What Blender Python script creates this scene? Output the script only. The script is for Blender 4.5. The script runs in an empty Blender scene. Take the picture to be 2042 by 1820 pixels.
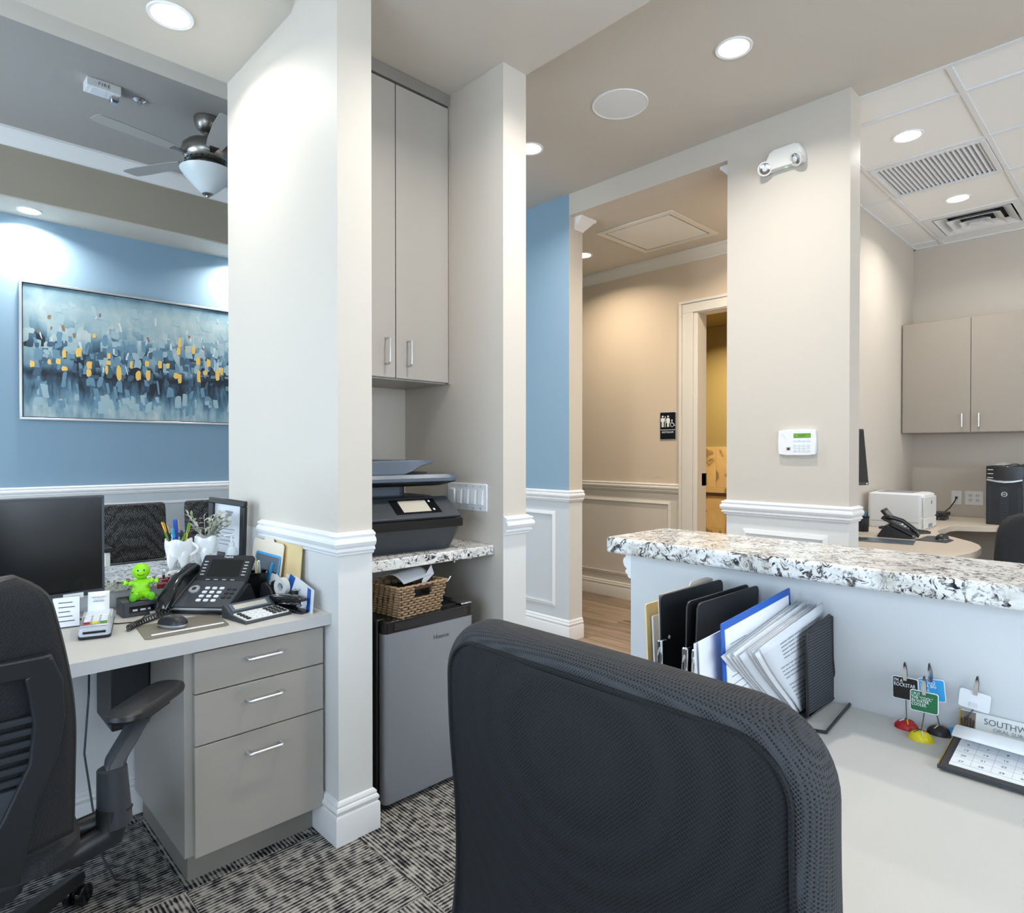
import bpy, bmesh, math, random
from mathutils import Matrix, Vector
random.seed(7)
R = math.radians
scene = bpy.context.scene
COL = scene.collection

# ------------------------------------------------------------------ camera
cam_data = bpy.data.cameras.new('camera')
cam_data.sensor_width = 36.0
cam_data.lens = 36.0 * 1265.95 / 2042.0
cam_data.clip_start = 0.02
cam = bpy.data.objects.new('camera', cam_data)
COL.objects.link(cam)
cam.location = (0, 0, 1.30)
cam.rotation_euler = (R(90 - 0.48994), 0, R(45.8336 - 90))
scene.camera = cam

# ------------------------------------------------------------------ view + world
scene.view_settings.view_transform = 'Standard'
scene.view_settings.look = 'None'
scene.view_settings.gamma = 1.0
scene.view_settings.use_curve_mapping = False
scene.view_settings.exposure = 0.34
world = bpy.data.worlds.new('world')
scene.world = world
world.use_nodes = True
world.node_tree.nodes['Background'].inputs[0].default_value = (0.72, 0.84, 1.0, 1)
world.node_tree.nodes['Background'].inputs[1].default_value = 1.0

try:
    cy = scene.cycles
    cy.max_bounces = 6; cy.diffuse_bounces = 4; cy.glossy_bounces = 3; cy.transmission_bounces = 4; cy.transparent_max_bounces = 4
    cy.caustics_reflective = False; cy.caustics_refractive = False
    cy.use_adaptive_sampling = True; cy.adaptive_threshold = 0.07; cy.adaptive_min_samples = 10
except AttributeError:
    pass
# ------------------------------------------------------------------ daylight through the windows behind the camera
def area(name, loc, rot, sx, sy, power, color, spread=180):
    l = bpy.data.lights.new(name, 'AREA'); l.shape = 'RECTANGLE'; l.size = sx; l.size_y = sy
    l.energy = power; l.color = color; l.spread = R(spread)
    o = bpy.data.objects.new(name, l); COL.objects.link(o); o.location = loc; o.rotation_euler = rot
    return o
area('daylight_south', (0.7, -1.93, 1.55), (R(90), 0, 0), 3.6, 1.7, 72, (0.74, 0.87, 1.0))
area('daylight_west', (-2.13, 0.35, 1.55), (R(90), 0, R(-90)), 2.6, 1.7, 74, (0.64, 0.81, 1.0))
area('daylight_waiting', (-2.13, 4.4, 1.55), (R(90), 0, R(-90)), 2.2, 1.7, 88, (0.74, 0.88, 1.0))
area('daylight_office', (5.0, -1.93, 1.55), (R(90), 0, 0), 2.2, 1.7, 34, (0.92, 0.96, 1.0))

# ------------------------------------------------------------------ helpers
def lin(c):
    r = []
    for v in c[:3]:
        v = v / 255.0
        r.append(v / 12.92 if v <= 0.04045 else ((v + 0.055) / 1.055) ** 2.4)
    return (r[0], r[1], r[2], 1.0)

class MB:
    def __init__(s): s.v = []; s.f = []
    def add(s, vs, fs, M=None):
        b = len(s.v)
        if M is not None: vs = [tuple(M @ Vector(p)) for p in vs]
        s.v += [tuple(p) for p in vs]; s.f += [tuple(i + b for i in f) for f in fs]
        return s
    def box(s, x0, x1, y0, y1, z0, z1, M=None):
        if x1 < x0: x0, x1 = x1, x0
        if y1 < y0: y0, y1 = y1, y0
        if z1 < z0: z0, z1 = z1, z0
        return s.add([(x0,y0,z0),(x1,y0,z0),(x1,y1,z0),(x0,y1,z0),(x0,y0,z1),(x1,y0,z1),(x1,y1,z1),(x0,y1,z1)],
              [(0,3,2,1),(4,5,6,7),(0,1,5,4),(1,2,6,5),(2,3,7,6),(3,0,4,7)], M)
    def hexa(s, b, t, M=None):
        return s.add(list(b) + list(t), [(0,3,2,1),(4,5,6,7),(0,1,5,4),(1,2,6,5),(2,3,7,6),(3,0,4,7)], M)
    def loft(s, rings, cap=True, closed=True, M=None):
        n = len(rings[0]); vs = [p for r in rings for p in r]; fs = []
        m = n if closed else n - 1
        for k in range(len(rings) - 1):
            for i in range(m):
                j = (i + 1) % n
                fs.append((k*n+i, k*n+j, (k+1)*n+j, (k+1)*n+i))
        if cap and closed:
            fs.append(tuple(range(n - 1, -1, -1))); fs.append(tuple(range((len(rings)-1)*n, len(rings)*n)))
        return s.add(vs, fs, M)
    def lathe(s, prof, c=(0,0,0), n=24, M=None, cap=True):
        rings = []
        for r, z in prof:
            rings.append([(c[0]+max(r,1e-5)*math.cos(2*math.pi*i/n), c[1]+max(r,1e-5)*math.sin(2*math.pi*i/n), c[2]+z) for i in range(n)])
        return s.loft(rings, cap, True, M)
    def cyl(s, p0, p1, r0, r1=None, n=16, M=None):
        return s.tube([p0, p1], r0 if r1 is None else [r0, r1], n, M=M)
    def tube(s, pts, r, n=8, closed=False, M=None, flat=1.0, cap=True):
        pts = [Vector(p) for p in pts]; k = len(pts)
        rad = r if isinstance(r, (list, tuple)) else [r] * k
        rings = []; up = None
        for i, p in enumerate(pts):
            if closed: t = pts[(i+1) % k] - pts[i-1]
            elif i == 0: t = pts[1] - pts[0]
            elif i == k-1: t = pts[-1] - pts[-2]
            else: t = (pts[i+1] - pts[i]).normalized() + (pts[i] - pts[i-1]).normalized()
            if t.length < 1e-9: t = Vector((0,0,1))
            t.normalize()
            if up is None:
                up = Vector((0,0,1)) if abs(t.z) < 0.9 else Vector((1,0,0))
            a = t.cross(up)
            if a.length < 1e-6: a = t.cross(Vector((0,1,0)))
            a.normalize(); b = a.cross(t).normalized(); up = b
            rings.append([tuple(p + (a*math.cos(2*math.pi*q/n) + b*math.sin(2*math.pi*q/n)*flat) * rad[i]) for q in range(n)])
        if closed: rings.append(rings[0])
        return s.loft(rings, cap and not closed, True, M)
    def prism(s, poly, z0, z1, M=None):
        n = len(poly)
        vs = [(x,y,z0) for x,y in poly] + [(x,y,z1) for x,y in poly]
        fs = [tuple(range(n-1,-1,-1)), tuple(range(n,2*n))] + [(i,(i+1)%n,(i+1)%n+n,i+n) for i in range(n)]
        return s.add(vs, fs, M)
    def grid(s, fn, nu, nv, M=None):
        vs = [fn(i/nu, j/nv) for j in range(nv+1) for i in range(nu+1)]
        fs = [(j*(nu+1)+i, j*(nu+1)+i+1, (j+1)*(nu+1)+i+1, (j+1)*(nu+1)+i) for j in range(nv) for i in range(nu)]
        return s.add(vs, fs, M)
    def ball(s, c, rx, ry=None, rz=None, n=16, m=10, M=None):
        ry = ry or rx; rz = rz or rx
        rings = []
        for j in range(m+1):
            a = -math.pi/2 + math.pi*j/m
            rr = max(math.cos(a), 1e-4)
            rings.append([(c[0]+rx*rr*math.cos(2*math.pi*i/n), c[1]+ry*rr*math.sin(2*math.pi*i/n), c[2]+rz*math.sin(a)) for i in range(n)])
        return s.loft(rings, True, True, M)
    def mesh(s, name, mat, smooth=True, angle=35):
        me = bpy.data.meshes.new(name)
        me.from_pydata(s.v, [], s.f)
        bm = bmesh.new(); bm.from_mesh(me); bmesh.ops.recalc_face_normals(bm, faces=bm.faces); bm.to_mesh(me); bm.free()
        if smooth:
            me.polygons.foreach_set('use_smooth', [True]*len(me.polygons))
            me.set_sharp_from_angle(angle=R(angle))
        if mat: me.materials.append(MAT[mat] if isinstance(mat, str) else mat)
        me.update()
        return me
    def build(s, name, mat, parent=None, loc=(0,0,0), rot=None, bevel=0, seg=2, smooth=True, angle=35, M=None, solid=0, sub=0):
        o = bpy.data.objects.new(name, s.mesh(name, mat, smooth, angle))
        COL.objects.link(o); o.parent = parent
        if M is not None: o.matrix_local = M
        else:
            o.location = loc
            if rot: o.rotation_euler = rot
        if solid:
            md = o.modifiers.new('solid', 'SOLIDIFY'); md.thickness = solid; md.offset = 0
        if bevel:
            md = o.modifiers.new('bevel', 'BEVEL'); md.width = bevel; md.segments = seg; md.limit_method = 'ANGLE'; md.angle_limit = R(40)
        if sub:
            md = o.modifiers.new('sub', 'SUBSURF'); md.levels = sub; md.render_levels = sub
        return o

def thing(name, label, cat, loc=(0,0,0), rz=0, group=None, rot=None):
    o = bpy.data.objects.new(name, None); COL.objects.link(o)
    o.empty_display_size = 0.05
    o.location = loc; o.rotation_euler = rot if rot else (0,0,rz)
    o['label'] = label; o['category'] = cat
    if group: o['group'] = group
    return o
def tag(o, label, cat, group=None):
    o['label'] = label; o['category'] = cat
    if group: o['group'] = group
    return o
def struct(o):
    o['kind'] = 'structure'; return o
def copy_tree(o, parent=None):
    c = o.copy(); COL.objects.link(c); c.parent = parent
    for ch in list(o.children): copy_tree(ch, c)
    return c
def plane_M(o, u, v):
    u = Vector(u).normalized(); v = Vector(v); v = (v - u*u.dot(v)).normalized(); w = u.cross(v)
    return Matrix(((u.x,v.x,w.x,o[0]),(u.y,v.y,w.y,o[1]),(u.z,v.z,w.z,o[2]),(0,0,0,1)))
def text(name, body, size, mat, parent, M, extrude=0.0003, align='CENTER', sx=1.0, space=1.0, line=1.0, ay='CENTER'):
    cu = bpy.data.curves.new(name, 'FONT'); cu.body = body; cu.size = size; cu.extrude = extrude
    cu.align_x = align; cu.align_y = ay; cu.space_character = space; cu.space_line = line; cu.resolution_u = 3
    tmp = bpy.data.objects.new(name, cu); COL.objects.link(tmp)
    dg = bpy.context.evaluated_depsgraph_get()
    me = bpy.data.meshes.new_from_object(tmp.evaluated_get(dg))
    bpy.data.objects.remove(tmp); bpy.data.curves.remove(cu)
    me.materials.clear(); me.materials.append(MAT[mat])
    o = bpy.data.objects.new(name, me); COL.objects.link(o); o.parent = parent
    o.matrix_local = M @ Matrix.Diagonal((sx,1,1,1))
    return o
def rrect(w, h, r, n=5, cx=0, cy=0):
    pts = []
    for (sx, sy, a0) in ((1,1,0),(-1,1,90),(-1,-1,180),(1,-1,270)):
        for k in range(n+1):
            a = R(a0 + 90*k/n)
            pts.append((cx + sx*(w/2-r) + r*math.cos(a), cy + sy*(h/2-r) + r*math.sin(a)))
    return pts
def bars(x0, x1, y0, y1, t):
    return ((x0, x1, y0, y0+t), (x0, x1, y1-t, y1), (x0, x0+t, y0+t, y1-t), (x1-t, x1, y0+t, y1-t))
def circle(r, n=24, cx=0, cy=0):
    return [(cx+r*math.cos(2*math.pi*i/n), cy+r*math.sin(2*math.pi*i/n)) for i in range(n)]
def sweep(mb, prof, path, side=1, caps=True):
    """prof: (out, z) points; path: XY polyline; side +1 -> moulding stands out to the left of the walking direction."""
    P = [Vector((p[0], p[1])) for p in path]; rings = []
    for i, p in enumerate(P):
        ns = []
        if i > 0: d = (P[i]-P[i-1]).normalized(); ns.append(Vector((-d.y, d.x))*side)
        if i < len(P)-1: d = (P[i+1]-P[i]).normalized(); ns.append(Vector((-d.y, d.x))*side)
        if len(ns) == 1: m = ns[0]
        else:
            m = (ns[0]+ns[1]); m = m / max(m.dot(ns[0]), 1e-6)
        rings.append([(p.x+m.x*o, p.y+m.y*o, z) for o, z in prof])
    mb.loft(rings, caps, True)
    return mb

# ------------------------------------------------------------------ materials
MAT = {}
def new_mat(name):
    m = bpy.data.materials.new(name); m.use_nodes = True; MAT[name] = m
    nt = m.node_tree; b = nt.nodes['Principled BSDF']
    return m, nt, b
def N(nt, t, **kw):
    n = nt.nodes.new(t)
    for k, v in kw.items(): setattr(n, k, v)
    return n
def plain(name, col, rough=0.5, metal=0.0, bump=0.0, scale=300, emit=0, ecol=None, spec=0.5, alpha=1, trans=0, vary=0.0, coat=0):
    m, nt, b = new_mat(name)
    c = lin(col)
    b.inputs['Base Color'].default_value = c; b.inputs['Roughness'].default_value = rough; b.inputs['Metallic'].default_value = metal
    b.inputs['Specular IOR Level'].default_value = spec
    if coat: b.inputs['Coat Weight'].default_value = coat; b.inputs['Coat Roughness'].default_value = 0.08
    if trans: b.inputs['Transmission Weight'].default_value = trans; b.inputs['IOR'].default_value = 1.45
    if alpha < 1: b.inputs['Alpha'].default_value = alpha
    if emit:
        b.inputs['Emission Color'].default_value = lin(ecol or col); b.inputs['Emission Strength'].default_value = emit
    tc = N(nt, 'ShaderNodeTexCoord')
    if bump or vary:
        nz = N(nt, 'ShaderNodeTexNoise'); nz.inputs['Scale'].default_value = scale; nz.inputs['Detail'].default_value = 3
        nt.links.new(tc.outputs['Object'], nz.inputs['Vector'])
        if bump:
            bp = N(nt, 'ShaderNodeBump'); bp.inputs['Strength'].default_value = bump; bp.inputs['Distance'].default_value = 0.002
            nt.links.new(nz.outputs['Fac'], bp.inputs['Height']); nt.links.new(bp.outputs['Normal'], b.inputs['Normal'])
        if vary:
            mx = N(nt, 'ShaderNodeMix', data_type='RGBA'); mx.inputs['A'].default_value = tuple(x*(1-vary) for x in c[:3])+(1,)
            mx.inputs['B'].default_value = tuple(min(1, x*(1+vary)) for x in c[:3])+(1,)
            nt.links.new(nz.outputs['Fac'], mx.inputs['Factor']); nt.links.new(mx.outputs['Result'], b.inputs['Base Color'])
    return m
def two_tone(name, up, low, zsplit=0.99, rough=0.55):
    m, nt, b = new_mat(name)
    g = N(nt, 'ShaderNodeNewGeometry'); sp = N(nt, 'ShaderNodeSeparateXYZ'); gt = N(nt, 'ShaderNodeMath', operation='GREATER_THAN')
    gt.inputs[1].default_value = zsplit
    nt.links.new(g.outputs['Position'], sp.inputs[0]); nt.links.new(sp.outputs['Z'], gt.inputs[0])
    mx = N(nt, 'ShaderNodeMix', data_type='RGBA'); mx.inputs['A'].default_value = lin(low); mx.inputs['B'].default_value = lin(up)
    nt.links.new(gt.outputs[0], mx.inputs['Factor']); nt.links.new(mx.outputs['Result'], b.inputs['Base Color'])
    b.inputs['Roughness'].default_value = rough; b.inputs['Specular IOR Level'].default_value = 0.35
    nz = N(nt, 'ShaderNodeTexNoise'); nz.inputs['Scale'].default_value = 220; nz.inputs['Detail'].default_value = 3
    nt.links.new(g.outputs['Position'], nz.inputs['Vector'])
    bp = N(nt, 'ShaderNodeBump'); bp.inputs['Strength'].default_value = 0.06; bp.inputs['Distance'].default_value = 0.002
    nt.links.new(nz.outputs['Fac'], bp.inputs['Height']); nt.links.new(bp.outputs['Normal'], b.inputs['Normal'])
    return m
def ramp(nt, pts, interp='LINEAR'):
    r = N(nt, 'ShaderNodeValToRGB'); cr = r.color_ramp; cr.interpolation = interp
    while len(cr.elements) < len(pts): cr.elements.new(0.5)
    for e, (p, c) in zip(cr.elements, pts): e.position = p; e.color = c if len(c) == 4 else lin(c)
    return r
def granite(name):
    m, nt, b = new_mat(name); L = nt.links.new
    tc = N(nt, 'ShaderNodeTexCoord')
    def noise(sc, det, dist, rough=0.6):
        n = N(nt, 'ShaderNodeTexNoise'); n.inputs['Scale'].default_value = sc; n.inputs['Detail'].default_value = det
        n.inputs['Distortion'].default_value = dist; n.inputs['Roughness'].default_value = rough
        L(tc.outputs['Object'], n.inputs['Vector']); return n
    base = ramp(nt, [(0.30, (196,190,182)), (0.5, (232,231,228)), (0.7, (244,244,243))]); n1 = noise(16, 5, 0.8)
    L(n1.outputs['Fac'], base.inputs[0])
    n2 = noise(36, 8, 2.2, 0.7); r2 = ramp(nt, [(0.0,(0,0,0)),(0.44,(0,0,0)),(0.49,(255,255,255))])
    L(n2.outputs['Fac'], r2.inputs[0])
    n3 = noise(11, 3, 1.2); r3 = ramp(nt, [(0.40,(0,0,0)),(0.52,(255,255,255))]); L(n3.outputs['Fac'], r3.inputs[0])
    inv = N(nt, 'ShaderNodeMath', operation='SUBTRACT'); inv.inputs[0].default_value = 1.0; L(r2.outputs[0], inv.inputs[1])
    mul = N(nt, 'ShaderNodeMath', operation='MULTIPLY'); L(inv.outputs[0], mul.inputs[0]); L(r3.outputs[0], mul.inputs[1])
    n4 = noise(60, 2, 0); dk = ramp(nt, [(0.4,(30,32,38)),(0.55,(84,84,88)),(0.65,(120,104,90))]); L(n4.outputs['Fac'], dk.inputs[0])
    mx = N(nt, 'ShaderNodeMix', data_type='RGBA'); L(mul.outputs[0], mx.inputs['Factor']); L(base.outputs[0], mx.inputs['A']); L(dk.outputs[0], mx.inputs['B'])
    # fine dark veins
    v = N(nt, 'ShaderNodeTexVoronoi', feature='DISTANCE_TO_EDGE'); v.inputs['Scale'].default_value = 26
    nd = noise(20, 4, 0); ad = N(nt, 'ShaderNodeMix', data_type='VECTOR'); ad.inputs['Factor'].default_value = 0.12
    L(tc.outputs['Object'], ad.inputs['A']); L(nd.outputs['Color'], ad.inputs['B']); L(ad.outputs['Result'], v.inputs['Vector'])
    vr = ramp(nt, [(0.0,(255,255,255)),(0.035,(0,0,0))]); L(v.outputs['Distance'], vr.inputs[0])
    n5 = noise(9, 3, 1.0); r5 = ramp(nt, [(0.5,(0,0,0)),(0.58,(255,255,255))]); L(n5.outputs['Fac'], r5.inputs[0])
    m2 = N(nt, 'ShaderNodeMath', operation='MULTIPLY'); L(vr.outputs[0], m2.inputs[0]); L(r5.outputs[0], m2.inputs[1])
    mx2 = N(nt, 'ShaderNodeMix', data_type='RGBA'); L(m2.outputs[0], mx2.inputs['Factor']); L(mx.outputs['Result'], mx2.inputs['A']); mx2.inputs['B'].default_value = lin((70,70,76))
    L(mx2.outputs['Result'], b.inputs['Base Color'])
    b.inputs['Roughness'].default_value = 0.14
def carpet(name):
    m, nt, b = new_mat(name); L = nt.links.new
    tc = N(nt, 'ShaderNodeTexCoord'); oi = N(nt, 'ShaderNodeObjectInfo')
    def noise(sx, sy, det, off, scale=1.0):
        mp = N(nt, 'ShaderNodeMapping'); mp.inputs['Scale'].default_value = (sx, sy, 1)
        L(tc.outputs['Object'], mp.inputs['Vector'])
        ad = N(nt, 'ShaderNodeVectorMath', operation='ADD'); cb = N(nt, 'ShaderNodeMath', operation='MULTIPLY_ADD')
        cb.inputs[1].default_value = 37.0; cb.inputs[2].default_value = off; L(oi.outputs['Random'], cb.inputs[0])
        L(mp.outputs[0], ad.inputs[0]); L(cb.outputs[0], ad.inputs[1])
        n = N(nt, 'ShaderNodeTexNoise'); n.inputs['Scale'].default_value = scale; n.inputs['Detail'].default_value = det; L(ad.outputs[0], n.inputs['Vector']); return n
    wob = noise(5, 30, 1.0, 0.0); patch = noise(44, 30, 1.0, 11.3); fine = noise(380, 420, 2, 3.0); brk = noise(16, 90, 1.0, 5.0)
    sp = N(nt, 'ShaderNodeSeparateXYZ'); L(tc.outputs['Object'], sp.inputs[0])
    ph = N(nt, 'ShaderNodeMath', operation='MULTIPLY_ADD'); ph.inputs[1].default_value = 2*math.pi/0.0125; L(sp.outputs['Y'], ph.inputs[0])
    wb = N(nt, 'ShaderNodeMath', operation='MULTIPLY'); wb.inputs[1].default_value = 2.2; L(wob.outputs['Fac'], wb.inputs[0]); L(wb.outputs[0], ph.inputs[2])
    sn = N(nt, 'ShaderNodeMath', operation='SINE'); L(ph.outputs[0], sn.inputs[0])
    a0 = N(nt, 'ShaderNodeMath', operation='MULTIPLY_ADD'); a0.inputs[1].default_value = 0.15; L(sn.outputs[0], a0.inputs[0])
    p2_ = N(nt, 'ShaderNodeMath', operation='MULTIPLY'); p2_.inputs[1].default_value = 0.62; L(patch.outputs['Fac'], p2_.inputs[0]); L(p2_.outputs[0], a0.inputs[2])
    a1 = N(nt, 'ShaderNodeMath', operation='MULTIPLY_ADD'); a1.inputs[1].default_value = 0.40; L(brk.outputs['Fac'], a1.inputs[0]); L(a0.outputs[0], a1.inputs[2])
    a2 = N(nt, 'ShaderNodeMath', operation='MULTIPLY_ADD'); a2.inputs[1].default_value = 0.26; L(fine.outputs['Fac'], a2.inputs[0]); L(a1.outputs[0], a2.inputs[2])
    cr = ramp(nt, [(0.42,(26,26,30)),(0.52,(58,57,60)),(0.62,(118,115,112)),(0.78,(176,171,164))]); L(a2.outputs[0], cr.inputs[0])
    L(cr.outputs[0], b.inputs['Base Color']); b.inputs['Roughness'].default_value = 0.95; b.inputs['Specular IOR Level'].default_value = 0.1
    bp = N(nt, 'ShaderNodeBump'); bp.inputs['Strength'].default_value = 0.7; bp.inputs['Distance'].default_value = 0.003
    L(a2.outputs[0], bp.inputs['Height']); L(bp.outputs['Normal'], b.inputs['Normal'])
def wood(name):
    m, nt, b = new_mat(name); L = nt.links.new
    tc = N(nt, 'ShaderNodeTexCoord'); oi = N(nt, 'ShaderNodeObjectInfo')
    mp = N(nt, 'ShaderNodeMapping'); mp.inputs['Scale'].default_value = (34, 1.6, 1); L(tc.outputs['Object'], mp.inputs['Vector'])
    cb = N(nt, 'ShaderNodeMath', operation='MULTIPLY'); cb.inputs[1].default_value = 53.0; L(oi.outputs['Random'], cb.inputs[0])
    ad = N(nt, 'ShaderNodeVectorMath', operation='ADD'); L(mp.outputs[0], ad.inputs[0]); L(cb.outputs[0], ad.inputs[1])
    n = N(nt, 'ShaderNodeTexNoise'); n.inputs['Scale'].default_value = 1.0; n.inputs['Detail'].default_value = 6; n.inputs['Distortion'].default_value = 0.6; L(ad.outputs[0], n.inputs['Vector'])
    a = N(nt, 'ShaderNodeMath', operation='MULTIPLY_ADD'); a.inputs[1].default_value = 0.22; L(oi.outputs['Random'], a.inputs[0]); L(n.outputs['Fac'], a.inputs[2])
    cr = ramp(nt, [(0.38,(104,88,74)),(0.6,(140,120,102)),(0.85,(172,150,128))]); L(a.outputs[0], cr.inputs[0]); L(cr.outputs[0], b.inputs['Base Color'])
    b.inputs['Roughness'].default_value = 0.42
def mesh_fabric(name, spacing, dark, light, depth=0.6):
    """staggered perforated spacer mesh: lattice of holes in the local Y-Z plane."""
    m, nt, b = new_mat(name); L = nt.links.new
    tc = N(nt, 'ShaderNodeTexCoord'); mp = N(nt, 'ShaderNodeMapping')
    mp.inputs['Rotation'].default_value = (R(45), 0, 0); mp.inputs['Scale'].default_value = (1/spacing*0.8, 1/spacing, 1/spacing)
    L(tc.outputs['Object'], mp.inputs['Vector'])
    v = N(nt, 'ShaderNodeTexVoronoi'); v.inputs['Scale'].default_value = 1.0; v.inputs['Randomness'].default_value = 0.0; L(mp.outputs[0], v.inputs['Vector'])
    cr = ramp(nt, [(0.22, dark), (0.48, light)]); L(v.outputs['Distance'], cr.inputs[0]); L(cr.outputs[0], b.inputs['Base Color'])
    b.inputs['Roughness'].default_value = 0.7; b.inputs['Specular IOR Level'].default_value = 0.3
    bp = N(nt, 'ShaderNodeBump'); bp.inputs['Strength'].default_value = depth; bp.inputs['Distance'].default_value = 0.002
    L(v.outputs['Distance'], bp.inputs['Height']); L(bp.outputs['Normal'], b.inputs['Normal'])
def woven(name, dark, light, sc=90):
    m, nt, b = new_mat(name); L = nt.links.new
    tc = N(nt, 'ShaderNodeTexCoord'); mp = N(nt, 'ShaderNodeMapping'); mp.inputs['Rotation'].default_value = (0, R(35), 0); mp.inputs['Scale'].default_value = (sc, sc, sc*0.55)
    L(tc.outputs['Object'], mp.inputs['Vector'])
    v = N(nt, 'ShaderNodeTexVoronoi'); v.inputs['Scale'].default_value = 1.0; v.inputs['Randomness'].default_value = 0.35; L(mp.outputs[0], v.inputs['Vector'])
    cr = ramp(nt, [(0.2, light), (0.6, dark)]); L(v.outputs['Distance'], cr.inputs[0]); L(cr.outputs[0], b.inputs['Base Color']); b.inputs['Roughness'].default_value = 0.8
def tile_mat(name):
    m, nt, b = new_mat(name); L = nt.links.new
    tc = N(nt, 'ShaderNodeTexCoord'); n = N(nt, 'ShaderNodeTexNoise'); n.inputs['Scale'].default_value = 3; n.inputs['Detail'].default_value = 5; n.inputs['Distortion'].default_value = 1.4
    L(tc.outputs['Object'], n.inputs['Vector'])
    cr = ramp(nt, [(0.38,(150,128,92)),(0.42,(208,180,132)),(0.7,(222,196,150))]); L(n.outputs['Fac'], cr.inputs[0]); L(cr.outputs[0], b.inputs['Base Color']); b.inputs['Roughness'].default_value = 0.25
def painting_mat(name):
    m, nt, b = new_mat(name); L = nt.links.new
    tc = N(nt, 'ShaderNodeTexCoord'); sp = N(nt, 'ShaderNodeSeparateXYZ')
    # object space: x along the canvas, z up (0..1.0)
    def mapped(sx, sz, off):
        mp = N(nt, 'ShaderNodeMapping'); mp.inputs['Scale'].default_value = (sx, 1, sz); mp.inputs['Location'].default_value = (off, off*0.7, off*1.3)
        L(tc.outputs['Object'], mp.inputs['Vector']); return mp
    n0 = N(nt, 'ShaderNodeTexNoise'); n0.inputs['Scale'].default_value = 1; n0.inputs['Detail'].default_value = 4; n0.inputs['Distortion'].default_value = 0.8; L(mapped(5, 3.2, 2).outputs[0], n0.inputs['Vector'])
    vo = N(nt, 'ShaderNodeTexVoronoi', distance='CHEBYCHEV'); vo.inputs['Scale'].default_value = 1; L(mapped(17, 10, 5).outputs[0], vo.inputs['Vector'])
    vs = N(nt, 'ShaderNodeSeparateColor'); L(vo.outputs['Color'], vs.inputs[0])
    n2 = N(nt, 'ShaderNodeTexNoise'); n2.inputs['Scale'].default_value = 1; n2.inputs['Detail'].default_value = 4; L(mapped(22, 5, 8).outputs[0], n2.inputs['Vector'])
    L(tc.outputs['Object'], sp.inputs[0])
    # vertical tone: light top, busy mid, dark horizon at 0.40, mid-blue then pale reflection at the bottom
    tone = ramp(nt, [(0.0,(200,200,200)),(0.10,(190,190,190)),(0.24,(105,105,105)),(0.325,(80,80,80)),(0.345,(12,12,12)),(0.375,(14,14,14)),(0.40,(84,84,84)),(0.56,(140,140,140)),(0.68,(190,190,190)),(0.86,(205,205,205)),(1.0,(160,160,160))])
    L(sp.outputs['Z'], tone.inputs[0])
    s1 = N(nt, 'ShaderNodeMath', operation='MULTIPLY_ADD'); s1.inputs[1].default_value = 0.60; s1.inputs[2].default_value = -0.29; L(n0.outputs['Fac'], s1.inputs[0])
    mid = ramp(nt, [(0.36,(0,0,0)),(0.42,(255,255,255)),(0.62,(255,255,255)),(0.78,(60,60,60)),(1,(20,20,20))]); L(sp.outputs['Z'], mid.inputs[0])
    vv = N(nt, 'ShaderNodeMath', operation='SUBTRACT'); vv.inputs[1].default_value = 0.5; L(vs.outputs[0], vv.inputs[0])
    vm = N(nt, 'ShaderNodeMath', operation='MULTIPLY'); L(vv.outputs[0], vm.inputs[0]); L(mid.outputs[0], vm.inputs[1])
    low = ramp(nt, [(0.30,(255,255,255)),(0.38,(0,0,0))]); L(sp.outputs['Z'], low.inputs[0])
    n3 = N(nt, 'ShaderNodeMath', operation='MULTIPLY_ADD'); n3.inputs[1].default_value = 0.9; n3.inputs[2].default_value = -0.45; L(n2.outputs['Fac'], n3.inputs[0])
    lm = N(nt, 'ShaderNodeMath', operation='MULTIPLY'); L(n3.outputs[0], lm.inputs[0]); L(low.outputs[0], lm.inputs[1])
    a1 = N(nt, 'ShaderNodeMath', operation='ADD'); L(tone.outputs[0], a1.inputs[0]); L(s1.outputs[0], a1.inputs[1])
    a2 = N(nt, 'ShaderNodeMath', operation='MULTIPLY_ADD'); a2.inputs[1].default_value = 0.75; L(vm.outputs[0], a2.inputs[0]); L(a1.outputs[0], a2.inputs[2])
    a3 = N(nt, 'ShaderNodeMath', operation='ADD'); L(a2.outputs[0], a3.inputs[0]); L(lm.outputs[0], a3.inputs[1])
    cr = ramp(nt, [(0.0,(30,40,52)),(0.14,(58,86,106)),(0.30,(94,130,150)),(0.48,(138,168,180)),(0.66,(174,192,194)),(0.85,(204,212,210))]); L(a3.outputs[0], cr.inputs[0])
    # warm greys here and there
    wn = ramp(nt, [(0.60,(0,0,0)),(0.68,(150,150,150))]); L(n0.outputs['Color'], wn.inputs[0])
    mx = N(nt, 'ShaderNodeMix', data_type='RGBA'); L(wn.outputs[0], mx.inputs['Factor']); L(cr.outputs[0], mx.inputs['A']); mx.inputs['B'].default_value = lin((176,174,170))
    L(mx.outputs['Result'], b.inputs['Base Color']); b.inputs['Roughness'].default_value = 0.5
    bp = N(nt, 'ShaderNodeBump'); bp.inputs['Strength'].default_value = 0.4; bp.inputs['Distance'].default_value = 0.006
    L(a2.outputs[0], bp.inputs['Height']); L(bp.outputs['Normal'], b.inputs['Normal'])

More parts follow.
